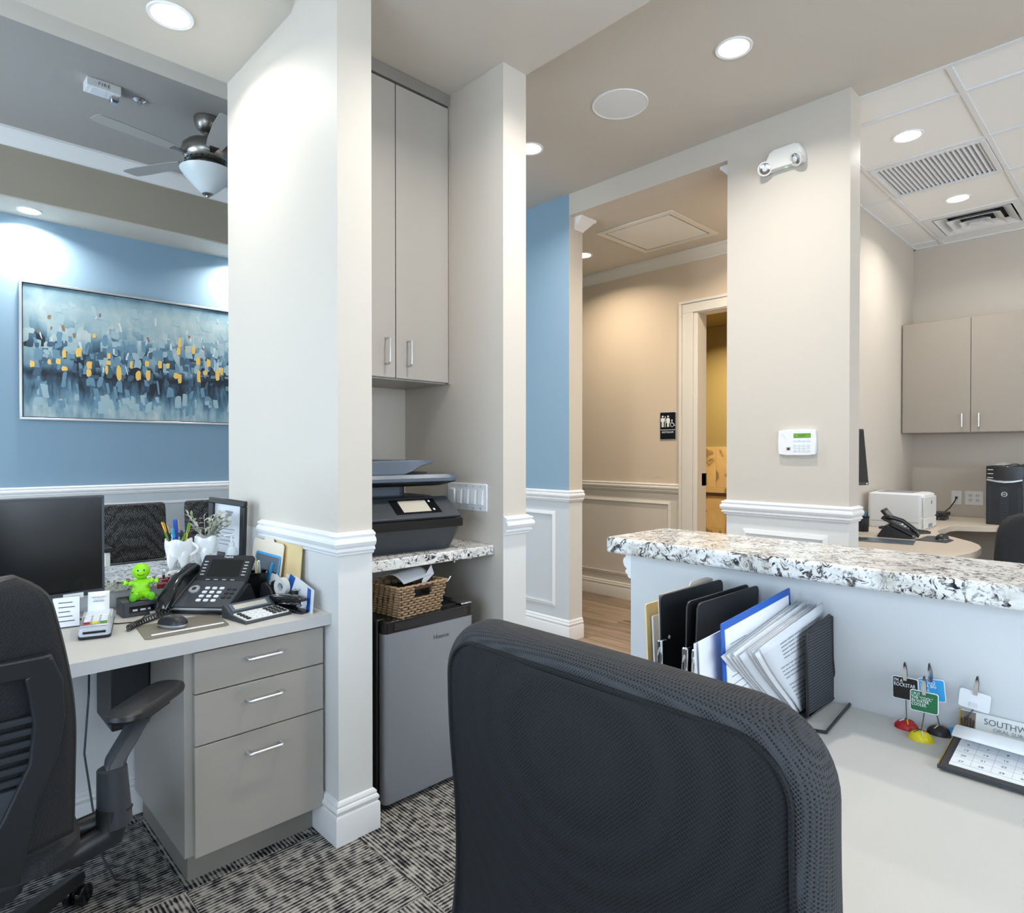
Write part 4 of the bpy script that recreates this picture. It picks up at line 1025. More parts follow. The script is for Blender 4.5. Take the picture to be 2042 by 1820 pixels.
# armrests
for s in (-1, 1):
    a = bpy.data.objects.new('armrest', None); COL.objects.link(a); a.parent = t
    MB().tube([(s*.12, -.10, .385), (s*.25, -.105, .365), (s*.318, -.10, .38), (s*.330, -.095, .44)], [.024, .024, .030, .034], 14, flat=1.2).build('arm_bracket', 'black_plastic', a)
    MB().tube([(s*.330, -.095, .40), (s*.326, -.090, .535)], [.038, .032], 14, flat=1.0).build('arm_post', 'charcoal', a)
    MB().loft([[tuple(Vector(p)+Vector((s*dx, dy, dz))) for dx, dy, dz in ((-.022,-.016,0),(.022,-.016,0),(.022,.016,.012),(-.022,.016,.012))] for p in ((s*.326,-.098,.500),(s*.335,-.085,.545),(s*.405,-.030,.615),(s*.425,-.010,.640))]).build('arm_link', 'charcoal', a, bevel=.008, seg=3)
    ang = R(-45) if s > 0 else R(0)
    pm = Matrix.Translation((s*(.425 if s > 0 else .36), -.008 if s > 0 else -.03, .645)) @ Matrix.Rotation(ang, 4, 'Z')
    m = MB(); m.loft([[(x*sc, y*sc+ (.02 if 0 else 0), z) for x, y in rrect(.088, .265, .040, 6)] for sc, z in ((.84,-.014),(.97,-.008),(1,.0),(.97,.010),(.85,.016))]); m.build('arm_pad', 'black_plastic', a, M=pm)
    MB().box(-.03, .03, -.05, .05, -.024, -.012).build('pad_slide', 'black_plastic', a, M=pm)
# gas lift, star base, casters
MB().lathe([(.028,.10),(.028,.22),(.020,.22),(.020,.37)], n=18).build('gas_lift', 'black_plastic', t, loc=(.07, .07, 0))
MB().box(-.09, .15, -.14, .14, .335, .385).build('mechanism', 'black_plastic', t, bevel=.012)
for k in range(5):
    a = R(43 + 72*k); d = Vector((math.cos(a), math.sin(a), 0)); s_ = Vector((-d.y, d.x, 0))
    MB().loft([[tuple(d*q+s_*w_*e+Vector((0,0,z+hh*f_))) for e, f_ in ((-1,-1),(1,-1),(.7,1),(-.7,1))] for q, w_, z, hh in ((.02,.034,.115,.026),(.15,.030,.105,.022),(.33,.021,.082,.014),(.36,.016,.078,.010))]).build('base_leg', 'black_plastic', t, loc=(.07, .07, 0), bevel=.004)
    c = bpy.data.objects.new('caster', None); COL.objects.link(c); c.parent = t; c.location = tuple(d*.345+Vector((.07, .07, 0)))
    for e in (-1, 1): MB().lathe([(.012,-.009),(.027,-.009),(.030,-.005),(.030,.007),(.026,.010),(.012,.010)], n=22).build('wheel', 'black_gloss', c, M=Matrix.Translation(tuple(s_*e*.017+Vector((0,0,.030)))) @ Vector((0,0,1)).rotation_difference(s_*e).to_matrix().to_4x4())
    MB().box(-.014, .014, -.014, .014, .03, .075).build('caster_stem', 'black_plastic', c, bevel=.004)
# ================================================================== alcove
t = thing('wall_cabinet', 'tall grey two-door wall cabinet in the alcove', 'cabinet', (1.4865, 2.425, 1.600))
MB().box(-.3105, .3105, -.156, .178, 0, 1.235).build('body', 'laminate', t, smooth=False)
MB().box(-.3105, .3105, -.176, -.15, 1.243, 1.292).build('top_filler', 'laminate_dark', t)
MB().box(.3005, .3105, -.178, -.15, 0, 1.243).build('side_filler', 'laminate_tan', t)
for x0, x1, hx in ((-.308, .0175, -.030), (.0215, .299, .078)):
    d = MB().box(x0, x1, -.176, -.158, .006, 1.232).build('door', 'laminate', t, bevel=.0015)
    bar_handle(d, (hx, -.176, .060), (hx, -.176, .166), (0, -.032, 0))
o = MB().box(1.178, 1.795, 1.956, 2.601, .867, .907).build('stone_shelf', 'granite', bevel=.003); tag(o, 'speckled white granite shelf in the alcove under the printer', 'shelf')
t = thing('shelf_bracket', 'small beige bracket under the alcove shelf', 'bracket', (1.70, 2.02, .867))
MB().box(-.01, .01, -.02, .14, -.012, 0).build('arm', 'offwhite', t); MB().prism([(0,0),(.05,0),(0,-.04)], -.004, .004, Matrix(((0,0,1,0),(1,0,0,0.08),(0,1,0,0),(0,0,0,1)))).build('gusset', 'offwhite', t)
# ---- switch plate (five gangs)
t = thing('switch_plate', 'white five-gang light switch plate on the alcove wall', 'light switch', (1.797, 2.1295, 1.101))
M = Matrix(((0,0,-1,0),(-1,0,0,0),(0,1,0,0),(0,0,0,1)))  # local x -> -Y, y -> Z, out -> -X
m = MB(); m.prism(rrect(.264, .117, .006, 4), 0, .006, M); m.build('plate', 'white_plastic', t, bevel=.002)
for k in range(5):
    cx = -.0945+.0470*k
    m = MB(); m.prism(rrect(.034, .068, .002, 2, cx, 0), .006, .0075, M); m.build('switch_frame', 'offwhite', t)
    up = 1 if k in (0,) else -1
    m = MB(); m.hexa([M @ Vector((cx-.0145,-.030,.0075)), M @ Vector((cx+.0145,-.030,.0075)), M @ Vector((cx+.0145,.030,.0075)), M @ Vector((cx-.0145,.030,.0075))],
                     [M @ Vector((cx-.0145,-.030,.0135 if up < 0 else .009)), M @ Vector((cx+.0145,-.030,.0135 if up < 0 else .009)), M @ Vector((cx+.0145,.030,.009 if up < 0 else .0135)), M @ Vector((cx-.0145,.030,.009 if up < 0 else .0135))]); m.build('rocker', 'white_plastic', t, bevel=.001)
    for z in (-.047, .047):
        m = MB(); m.prism(circle(.003, 10, cx, z), .006, .0068, M); m.build('screw', 'steel', t)
# ---- all-in-one printer on the shelf
t = thing('printer', 'dark grey all-in-one printer on the alcove shelf', 'printer', (1.455, 2.245, .907), R(-6))
# local: front -y, width x
def rr(w, d, r, cx=0, cy=0, z=0, n=5): return [(x, y, z) for x, y in rrect(w, d, r, n, cx, cy)]
m = MB(); m.loft([rr(.405,.40,.05,0,.0,0), rr(.425,.425,.05,0,0,.03), rr(.452,.455,.04,0,-.004,.088), rr(.456,.46,.04,0,-.006,.092)]); m.build('lower_body', 'charcoal', t)
m = MB(); m.loft([rr(.456,.46,.04,0,-.006,.092), rr(.462,.466,.04,0,-.008,.128), rr(.458,.44,.05,0,.006,.150), rr(.43,.36,.07,0,.044,.190), rr(.40,.30,.08,0,.07,.203)]); m.build('upper_body', 'black_plastic', t)
# sloped control panel across the front
def slope(x, v, out=0):  # v 0 bottom .. 1 top
    return (x, -.248+.108*v - out*.55, .128+.072*v + out*.83)
m = MB(); m.hexa([slope(-.19, 0), slope(.205, 0), slope(.205, 1), slope(-.19, 1)], [slope(-.19, 0, .012), slope(.205, 0, .012), slope(.195, 1, .012), slope(-.18, 1, .012)]); m.build('control_panel', 'charcoal', t, bevel=.003)
m = MB(); m.hexa([slope(-.075, .18, .012), slope(.125, .18, .012), slope(.125, .86, .012), slope(-.075, .86, .012)], [slope(-.075, .18, .0135), slope(.125, .18, .0135), slope(.125, .86, .0135), slope(-.075, .86, .0135)]); m.build('panel_glass', 'black_gloss', t)
m = MB(); m.hexa([slope(-.040, .26, .0135), slope(.082, .26, .0135), slope(.082, .80, .0135), slope(-.040, .80, .0135)], [slope(-.040, .26, .0142), slope(.082, .26, .0142), slope(.082, .80, .0142), slope(-.040, .80, .0142)]); m.build('touch_screen', 'lcd', t)
for v in (.34, .74):
    m = MB(); m.hexa([slope(.094, v-.04, .0135), slope(.102, v-.04, .0135), slope(.102, v+.04, .0135), slope(.094, v+.04, .0135)], [slope(.094, v-.04, .0142), slope(.102, v-.04, .0142), slope(.102, v+.04, .0142), slope(.094, v+.04, .0142)]); m.build('panel_icon', 'white_plastic', t)
m = MB(); m.loft([[(x, -.254, z) for x, z in rrect(.40, .034, .006, 3, .01, .110)], [(x, -.246, z) for x, z in rrect(.41, .036, .006, 3, .01, .110)]]); m.build('front_band', 'black_gloss', t)
# scanner deck carried on a rear neck, and the feeder tray on top
MB().box(-.20, .06, -.02, .18, .200, .262).build('neck', 'slate', t, bevel=.01)
MB().tube([(.07, .02, .20), (.07, .02, .262)], .022, 14).build('hinge_post', 'black_plastic', t)
m = MB(); m.loft([rr(.40,.36,.05,.0,.04,.252), rr(.462,.425,.05,0,.012,.268), rr(.468,.43,.05,0,.010,.272)]); m.build('scanner_base', 'black_plastic', t)
m = MB(); m.loft([rr(.468,.43,.05,0,.010,.273), rr(.470,.432,.05,0,.010,.286), rr(.455,.42,.05,0,.014,.300)]); m.build('scanner_lid', 'slate', t)
m = MB(); rings = []
for x, zl, zh, yl, yh in ((-.225,.300,.352,-.19,.19),(-.02,.300,.356,-.188,.18),(.02,.312,.357,-.184,.16),(.06,.332,.357,-.178,.14),(.12,.344,.356,-.168,.11),(.13,.347,.354,-.16,.10)):
    rings.append([(x, yl, zl), (x, yh, zl), (x, yh, zh), (x, yl, zh)])
m.loft(rings); m.build('document_feeder', 'slate', t, bevel=.003)
MB().box(-.215, -.05, -.15, .14, .352, .3565).build('feeder_cover', 'charcoal', t)
MB().box(.05, .16, -.06, .15, .300, .306).build('output_tray', 'charcoal', t, bevel=.002)
text('maker_logo', 'hp', .022, 'steel', t, plane_M((-.205, -.1925, .315), (1,0,0), (0,0,1)))
# ---- small fridge
t = thing('mini_fridge', 'silver mini fridge with a black top under the alcove shelf', 'fridge', (1.463, 2.24, .012))
MB().box(-.211, .211, -.243, .30, .012, .672).build('cabinet_body', 'black_plastic', t, bevel=.006)
d = MB().loft([rr(.418,.050,.018,0,-.270,.010,4), rr(.418,.050,.018,0,-.270,.628,4)]).build('door', 'steel_door', t, bevel=.002)
MB().loft([rr(.422,.052,.018,0,-.270,.628,4), rr(.422,.052,.018,0,-.270,.672,4)]).build('door_cap', 'black_gloss', d, bevel=.003)
MB().box(-.17, .17, -.2985, -.290, .636, .664).build('handle_recess', 'black_plastic', d)
text('maker_name', 'Hisense', .024, 'charcoal', d, plane_M((.045, -.2954, .575), (1,0,0), (0,0,1)))
MB().box(.155, .208, -.285, -.20, .672, .681).build('hinge_cover', 'chrome', t, bevel=.003)
for x in (-.19, .19):
    for y in (-.26, .26): MB().lathe([(.018,-.012),(.018,.012)], n=14).build('foot', 'black_plastic', t, loc=(x, y, 0))
o = MB().box(1.56, 1.66, 2.12, 2.24, .685, .705).build('remote', 'black_gloss', bevel=.004); tag(o, 'flat black gadget lying on the fridge top behind the basket', 'gadget')
# ---- woven basket
t = thing('woven_basket', 'small brown woven basket standing on the fridge', 'basket', (1.415, 2.045, .684), R(5))
BW, BD, BH = .195, .17, .118
def ring_pts(z, phase, amp=.0040, n=120, gap=None):
    s = 1 + .20*z/BH; w, dd = BW*s, BD*s; per = 2*(w+dd); pts = []
    for i in range(n):
        u = i/n*per
        if u < w: p = (-w/2+u, -dd/2); nn = (0, -1)
        elif u < w+dd: p = (w/2, -dd/2+(u-w)); nn = (1, 0)
        elif u < 2*w+dd: p = (w/2-(u-w-dd), dd/2); nn = (0, 1)
        else: p = (-w/2, dd/2-(u-2*w-dd)); nn = (-1, 0)
        a = amp*math.sin(2*math.pi*u/.030 + phase)
        if gap and u < w and abs(p[0]) < gap: 
            pts.append(None); continue
        pts.append((p[0]+nn[0]*a, p[1]+nn[1]*a, z))
    return pts
rows = 12
for k in range(rows):
    z = .005+k*(BH-.008)/(rows-1)
    if .070 < z < .108:
        P = ring_pts(z, k*math.pi, gap=.040)
        i0 = max(i for i, p in enumerate(P) if p is None)+1
        P = P[i0:] + P[:i0]; P = [p for p in P if p is not None]
        MB().tube(P, .0044, 6).build('weave_row', 'wicker', t)
    else: MB().tube(ring_pts(z, k*math.pi), .0044 if k < rows-1 else .0055, 6, closed=True).build('weave_row', 'wicker', t)
per = 2*(BW+BD)
for i in range(int(per/.030)):
    q = i*.030+.0075; pts = []
    for z in (0, BH*.5, BH):
        s = 1 + .20*z/BH; w, dd = BW*s, BD*s; u = q*s
        if u < w: p = (-w/2+u, -dd/2)
        elif u < w+dd: p = (w/2, -dd/2+(u-w))
        elif u < 2*w+dd: p = (w/2-(u-w-dd), dd/2)
        else: p = (-w/2, dd/2-(u-2*w-dd))
        pts.append((p[0], p[1], z))
    if abs(pts[1][0]) < .040 and pts[1][1] < 0: pts = pts[:2]
    MB().tube(pts, .0022, 5).build('stake', 'wicker_dark', t)
MB().loft([[(x*s, y*s, z) for x, y in ((-BW/2+.006,-BD/2+.006),(BW/2-.006,-BD/2+.006),(BW/2-.006,BD/2-.006),(-BW/2+.006,BD/2-.006))] for s, z in ((1,.002),(1.10,.060))]).build('gap_shade', 'wicker_dark', t)  # dark sheet added inside so the gaps in the weave look shaded
MB().box(-.048, .048, -BD*.6-.006, -BD*.6+.004, .100, .116).build('grip', 'wicker_dark', t, bevel=.003)
m = MB(); m.grid(lambda u, v: (-.085+.15*u, -.06+.11*v, .095+.052*math.sin(math.pi*(.15+.6*v))+.01*u), 8, 8); o = m.build('face_mask', 'paper2', solid=.0012, loc=(1.43, 2.055, .684), rot=(0, 0, R(12))); tag(o, 'white folded mask bulging over the basket rim', 'mask')
o = MB().box(-.07, .055, -.05, .06, .006, .100).build('pouch', 'black_plastic', loc=(1.405, 2.045, .684), rot=(0, 0, R(5)), bevel=.012); tag(o, 'black pouch packed inside the woven basket', 'pouch')
o = MB().prism([(0,0),(.10,.01),(.115,.045),(.03,.02)], 0, .0012).build('paper_slip', 'paper', M=plane_M((1.44, 1.985, .775), (1,.3,.35), (-.2,.5,1))); tag(o, 'white paper corner poking up from the basket', 'paper')
o = MB().tube([(1.505, 1.975, .800), (1.525, 1.960, .788), (1.548, 1.955, .792), (1.565, 1.958, .808)], .0028, 6, flat=.5).build('elastic_loop', 'white_plastic'); tag(o, 'white elastic loop hanging off the basket corner', 'strap')
# ================================================================== right counter and desk
o = MB().prism([(1.364,-2.0),(1.364,1.035),(1.370,1.047),(1.385,1.052),(1.625,1.052),(1.655,1.040),(1.664,1.015),(1.664,-2.0)], 1.028, 1.070).build('stone_counter', 'granite', bevel=.009, seg=3); tag(o, 'long speckled white granite counter top on the right', 'counter')
t = thing('worktop', 'pale grey laminate desktop below the granite counter', 'desktop', (1.08, -.2, .718))
MB().box(-.38, .380, -1.75, 1.03, 0, .037).build('slab', 'worktop', t, bevel=.002)
MB().box(-.382, -.379, -1.75, 1.03, .0005, .0365).build('edge_band', 'worktop_edge', t)
MB().box(-.34, .37, .99, 1.01, -.718, 0).build('end_panel', 'laminate', t)
# ---- mesh file sorter
t = thing('file_sorter', 'black wire mesh desktop file sorter full of clipboards', 'file sorter', (1.38, .50, ZD))
def side_pts(y, w0=.135, w1=.16): return [(-.065, y, .004), (-.072, y, .182), (-.055, y, .192), (.060, y, .192), (.078, y, .180), (.080, y, .09), (.115, y, .004)]
for i, y in enumerate((0, .055, .11, .165, .22, .275, .33)):
    if i == 0: pts = [(-.062,y,.010),(-.070,y,.165),(-.066,y,.178),(.055,y,.193),(.068,y,.188),(.072,y,.10),(.090,y,.030),(.110,y,.008)]
    else: pts = [(-.062,y,.010),(-.062,y,.10),(-.055,y,.112),(.05,y,.112),(.062,y,.10),(.075,y,.03),(.08,y,.008)]
    d = MB().tube(pts, .0032, 8, closed=True).build('divider_frame', 'black_plastic', t)
    MB().add([(p[0], p[1]-.0006, p[2]) for p in pts] + [(p[0], p[1]+.0006, p[2]) for p in pts], [tuple(range(len(pts))), tuple(range(2*len(pts)-1, len(pts)-1, -1))]).build('mesh_panel', 'wire_mesh', d, smooth=False)
MB().tube([(.10, .33, .004), (.10, -.02, .004), (.092, -.032, .004), (-.098, -.048, .004), (-.105, -.03, .004), (-.10, .33, .004)], .0032, 8).build('base_wire', 'black_plastic', t)
MB().box(-.07, .09, 0, .33, .004, .007).build('mesh_floor', 'wire_mesh', t, smooth=False)
# ---- what stands in the sorter (things of their own)
def standing(name, label, cat, y, x0, x1, z0, z1, mat, lean=0.0, th=.002, yaw=0.0, r=.006, tilt=0.0, bend=0):
    """upright sheet: local x along +X, local y up; lean = how far the top falls to +Y per metre."""
    M = plane_M((x0, y, z0), (math.cos(tilt), yaw, math.sin(tilt)), (-math.sin(tilt), lean, math.cos(tilt)))
    w, h = x1-x0, z1-z0
    o = MB().prism(rrect(w, h, r, 4, w/2, h/2), 0, th).build(name, mat, M=M); tag(o, label, cat); return o, w, h
o, w, h = standing('file_folder', 'yellow manila folder at the far left of the file sorter', 'folder', .790, 1.185, 1.435, .762, .962, 'manila', .05, .004, r=.004)
sheet('paper_sheet', 'white papers tucked beside the manila folder in the sorter', 'paper', rrect(.20, .17, .003, 2, .10, .085), 'paper', plane_M((1.20, .783, .765), (1, .03, 0), (0, .05, 1)), .004)
sheet('file_folder', 'cream folder tab showing above the first clipboard', 'folder', [(0,0),(.24,0),(.24,.215),(.215,.222),(.14,.222),(.13,.212),(0,.212)], 'manila_pale', plane_M((1.20, .765, .772), (1, .0, 0), (0, .05, 1)), .002)
def clipboard(label, y, x0, yaw=0.0, lean=.05):
    o, w, h = standing('clipboard', label, 'clipboard', y, x0, x0+.265, .762, .990, 'black_plastic', lean, .0035, yaw, r=.014)
    for zz in (.165,): MB().lathe([(.004,0),(.004,.0008)], n=14).build('rivet', 'paper', o, loc=(.030, zz-.03, .0032))
    MB().box(-.006, .014, .035, .135, -.005, .009).build('clip', 'chrome', o, bevel=.003)
    MB().tube([(-.004, .05, .002), (-.014, .065, .004), (-.014, .105, .004), (-.004, .12, .002)], .0022, 6).build('clip_lever', 'chrome', o)
    return o
clipboard('black clipboard farthest left in the file sorter', .748, 1.172, -.02, .03)
clipboard('black clipboard behind the middle one in the file sorter', .690, 1.165, -.02, -.02)
clipboard('black clipboard in the middle of the sorter, beside the envelopes', .672, 1.168, -.02, -.04)
for k, (y, x0, z1) in enumerate(((.612, 1.080, .935), (.606, 1.070, .942), (.600, 1.076, .946))):
    standing('envelope', ('white envelope deepest of the three beside the clipboards', 'white envelope in the middle of the three beside the clipboards', 'white envelope nearest the blue folder')[k], 'envelope', y, x0, x0+.33, .785, z1, 'paper' if k != 1 else 'paper2', .02, .0015, .0, r=.002, tilt=R(3))
o, w, h = standing('file_folder', 'bright blue folder holding handwritten forms in the sorter', 'folder', .578, 1.125, 1.44, .770, .975, 'blue_card', .02, .002, .0, r=.004, tilt=R(4))
MB().box(.012, w-.012, .006, h-.014, .002, .0032).build('form', 'paper', o)
for k in range(9): MB().box(.03, .12-.012*(k % 3), .03+.016*k, .0315+.016*k, .0032, .0036).build('printed_line', 'ink_light', o)
random.seed(3)
for k in range(9):
    y = .566-.0062*k; f_ = k/8; jx = random.uniform(-.012, .012); jz = random.uniform(-.006, .006)
    lab = 'loose white form in the paper stack, %s from the mesh end' % ('ninth eighth seventh sixth fifth fourth third second first'.split()[k])
    def sh(u, v, off=0.0):
        xl = 1.290-.190*v**1.15+.030*f_+jx; xr = 1.442-.02*(1-v)
        x = xl+(xr-xl)*u; z = .764+.185*v+jz - .030*(1-u)*v*(1-f_*.5) + .018*u*v
        return (x, y+.012*math.sin(math.pi*v)*(1-u)+.010*(v-.5)*(1-f_)-off, z)
    o = MB().grid(sh, 6, 8).build('form_sheet', 'paper' if k % 2 else 'paper2', solid=.0012); tag(o, lab, 'paper', 'forms stacked in the sorter')
    if k == 8:
        for q in range(17):
            if q in (6, 11): continue
            v0 = .10+.048*q; u0, u1 = (.14, .93-.14*((q*7) % 4)) if q < 12 else (.25, .95)
            m = MB()
            for s in range(6):
                ua, ub = u0+(u1-u0)*s/6, u0+(u1-u0)*(s+1)/6-.012
                m.add([sh(ua, v0, .0012), sh(ub, v0, .0012), sh(ub, v0+.013, .0012), sh(ua, v0+.013, .0012)], [(0,1,2,3)])
            m.build('printed_line', 'ink_light', o, smooth=False)
# ---- slogan cards on clip stands
clip_sign('black slogan card on a clip with a red dome foot', (1.425, .352, ZD), (1.423, .354, .833), (.05, -1, .02), (0, 0, 1), .0445, .044, 'screen_off', "I'M A\nROCKSTAR", ['red', 'wicker_dark', 'frost', 'yellow', 'wicker_dark'], .0098)
clip_sign('sky blue slogan card on a clip with a black dome foot', (1.440, .300, ZD), (1.436, .312, .838), (.10, -1, .10), (.02, .08, 1), .043, .042, 'sky_card', "I'M KIND\nOF A BIG\nDEAL", ['black_plastic', 'frost', 'manila', 'red'], .0088)
clip_sign('green slogan card on a clip with a yellow dome foot', (1.388, .319, ZD), (1.383, .313, .829), (.06, -1, .0), (0, 0, 1), .0455, .039, 'green_card', 'I PUT\nTHE \u201cCOOL\u201d\nIN WATER\nCOOLER.', ['yellow', 'black_plastic', 'green_card', 'frost', 'red'], .0080)
clip_sign('white blank-backed card on a clip behind the desk calendar', (1.450, .272, ZD), (1.444, .246, .834), (.0, -1, -.10), (.0, -.12, 1), .048, .034, 'paper', '', ['sky_card', 'yellow', 'red'], .008, back=True)
# ---- desk calendar
t = thing('desk_calendar', 'brown desk calendar with gold trim at the right edge', 'calendar', (1.355, .175, ZD))
sl = plane_M((-.078, .092, .004), (0, -1, 0), (.16, 0, .020))   # local x along -Y, local y away from the viewer
MB().box(0, .215, 0, .160, 0, .005).build('tray', 'calendar_tray', t, M=sl, bevel=.001)
MB().box(-.002, .0, 0, .160, 0, .006).build('gold_edge', 'brass', t, M=sl); MB().box(-.002, .215, -.002, .0, 0, .006).build('front_edge', 'charcoal', t, M=sl)
for k in range(3): MB().box(.012, .205, .012+.002*k, .150, .005+.0006*k, .0056+.0006*k).build('page', 'paper', t, M=sl)
n = 1
for r_ in range(5):
    for c in range(7):
        n = r_*7+c-1
        if 1 <= n <= 31: text('date', str(n), .008, 'ink', t, sl @ Matrix.Translation((.026+.028*c, .112-.021*r_, .0070)), .00005)
for r_ in range(6): MB().box(.012, .205, .020+.021*r_, .0203+.021*r_, .0068, .0070).build('grid_line', 'ink_light', t, M=sl)
for c in range(8): MB().box(.012+.028*c, .0123+.028*c, .020, .125, .0068, .0070).build('grid_line', 'ink_light', t, M=sl)
fl_ = MB().grid(lambda u, v: (.004+.205*u, .150-.075*v-.006*u*v, .0075+.020*math.sin(v*2.4)+.004*v), 6, 8).build('turned_page', 'paper', t, M=sl, solid=.0005)
text('month', 'FEBRUARY', .011, 'ink_light', t, sl @ Matrix.Translation((.080, .123, .0256)) @ Matrix.Rotation(R(-26), 4, 'X'), .00005)
hd = plane_M((.088, .094, .012), (0, -1, 0), (.012, 0, .05))
MB().box(0, .215, 0, .044, -.004, 0).build('header', 'offwhite', t, M=hd); MB().box(-.002, 0, -.004, .045, -.004, .001).build('gold_edge', 'brass', t, M=hd)
MB().box(.0, .024, .003, .042, 0, .0004).build('header_photo', 'mousepad', t, M=hd)
text('practice_name', 'SOUTHWEST', .0155, 'slate', t, hd @ Matrix.Translation((.080, .031, .0006)), .00005, sx=.95)
text('practice_line', 'ORAL SURGERY', .0095, 'ink_light', t, hd @ Matrix.Translation((.084, .0195, .0006)), .00005)
text('contact_line', '623.792.5794 \u2022 SOUTHWESTIMPLANTS.COM', .0055, 'slate', t, hd @ Matrix.Translation((.090, .007, .0006)), .00005)
for k in range(5):  # cactus silhouette on the header
    MB().tube([(.012, .006, .001), (.012+.0042*(k-2), .016, .001), (.012+.0046*(k-2), .034-.003*abs(k-2), .001)], .0014, 6).build('header_cactus', 'wicker_dark', t, M=hd)

# ================================================================== foreground chair
t = thing('mesh_chair', 'large black mesh-backed office chair in the foreground', 'chair', (.95, .462, 0))
# local: chair faces +x; back rest around x = -.35 ; y across
BZ0, BZ1, BR = .50, 1.042, .058
def outline(z):
    w = .237
    if z < .82: w += .030*((.82-z)/.3)
    if z > BZ1-BR: w = w-BR+math.sqrt(max(0, BR*BR-(z-(BZ1-BR))**2))
    return w
def back_x(y, z):
    v = (z-BZ0)/(BZ1-BZ0)
    return -.372 - .05*(v-.5)**2 - .018*(1-(y/.26)**2) + .010*math.sin(v*6)
def vz(v):  # more rows near the rounded top
    return BZ1-(BZ1-BZ0)*(1-v)**1.8
def back_surf(u, v, front):
    z = vz(v); y = (2*u-1)*outline(z)
    if not front: return (back_x(y, z)-.006*math.sin(math.pi*u)*math.sin(math.pi*min(1, v)), y, z)
    e = min(1, min(u, 1-u)/.12, (1-v)/.3)
    return (back_x(y, z)+.070+.018*math.sqrt(max(0, 1-(1-e)**2)), y, z)
nu, nv = 26, 30
MB().grid(lambda u, v: back_surf(u, v, False), nu, nv).build('back_panel', 'chair_rear', t, solid=.004)
# rounded band of spacer mesh running up the sides and over the top
RP = []
for q in range(15): RP.append((outline(BZ0+(BZ1-BR-BZ0)*q/14), BZ0+(BZ1-BR-BZ0)*q/14))
for q in range(1, 13):
    a = R(90*q/12); RP.append((.237-BR+BR*math.cos(a), BZ1-BR+BR*math.sin(a)))
for q in range(1, 16): RP.append(((.237-BR)*(1-2*q/16), BZ1+.004*math.sin(math.pi*q/16)))
RP = RP + [(-y, z) for y, z in RP[26::-1]]
m = MB(); rings = []
for k, (y, z) in enumerate(RP):
    p0_, p1_ = RP[max(0, k-1)], RP[min(len(RP)-1, k+1)]
    ty, tz = p1_[0]-p0_[0], p1_[1]-p0_[1]; L_ = math.hypot(ty, tz); nrm = Vector((0, tz/L_, -ty/L_))
    if k == 0: nrm = Vector((0, 1, 0))
    p = Vector((back_x(y, min(z, BZ1)), y, z))
    rings.append([tuple(p + Vector((.036*(1-math.cos(math.pi*q/12)), 0, 0)) + nrm*(.025*math.sin(math.pi*q/12)**.8)) for q in range(13)])
m.loft(rings, cap=False, closed=False); m.build('boxing_band', 'chair_mesh', t, angle=60)
MB().grid(lambda u, v: back_surf(u, v, True), nu, nv).build('back_cushion', 'chair_mesh', t)
for off, rr_ in ((-.002, .0030), (.006, .0022)):
    MB().tube([(back_x(y, min(z, BZ1))+off, y*(1+.012*(off > 0)), z+(.010 if off > 0 and z > BZ1-.02 else 0)) for y, z in RP], rr_, 6).build('seam_piping', 'chair_rear', t)
# seat, arms, base (mostly hidden below the frame)
m = MB(); m.loft([[(x*s, y*s, z) for x, y in rrect(.50, .50, .10, 6)] for s, z in ((.9,.40),(1,.42),(1,.47),(.95,.495),(.8,.505))]); m.build('seat', 'chair_mesh', t, loc=(-.04, 0, 0))
MB().box(-.36, -.05, -.05, .05, .37, .40).build('mechanism', 'black_plastic', t, bevel=.008)
MB().tube([(-.30, 0, .385), (-.40, 0, .40), (-.43, 0, .48), (-.425, 0, .62)], [.03, .03, .028, .022], 12, flat=.6).build('back_bar', 'black_plastic', t)
MB().lathe([(.028,.10),(.028,.22),(.020,.22),(.020,.39)], n=18).build('gas_lift', 'black_plastic', t, loc=(-.04, 0, 0))
for k in range(5):
    a = R(20 + 72*k); d = Vector((math.cos(a), math.sin(a), 0)); s_ = Vector((-d.y, d.x, 0)); o0 = Vector((-.04, 0, 0))
    MB().loft([[tuple(o0+d*q+s_*w_*e+Vector((0,0,z+hh*f_))) for e, f_ in ((-1,-1),(1,-1),(.7,1),(-.7,1))] for q, w_, z, hh in ((.02,.034,.115,.026),(.15,.030,.105,.022),(.31,.021,.082,.014))]).build('base_leg', 'black_plastic', t, bevel=.004)
    c = bpy.data.objects.new('caster', None); COL.objects.link(c); c.parent = t; c.location = tuple(o0+d*.30)
    for e in (-1, 1): MB().lathe([(.012,-.009),(.027,-.009),(.030,-.005),(.030,.007),(.026,.010),(.012,.010)], n=18).build('wheel', 'black_gloss', c, M=Matrix.Translation(tuple(s_*e*.017+Vector((0,0,.030)))) @ Vector((0,0,1)).rotation_difference(s_*e).to_matrix().to_4x4())
    MB().box(-.014, .014, -.014, .014, .03, .075).build('caster_stem', 'black_plastic', c, bevel=.004)
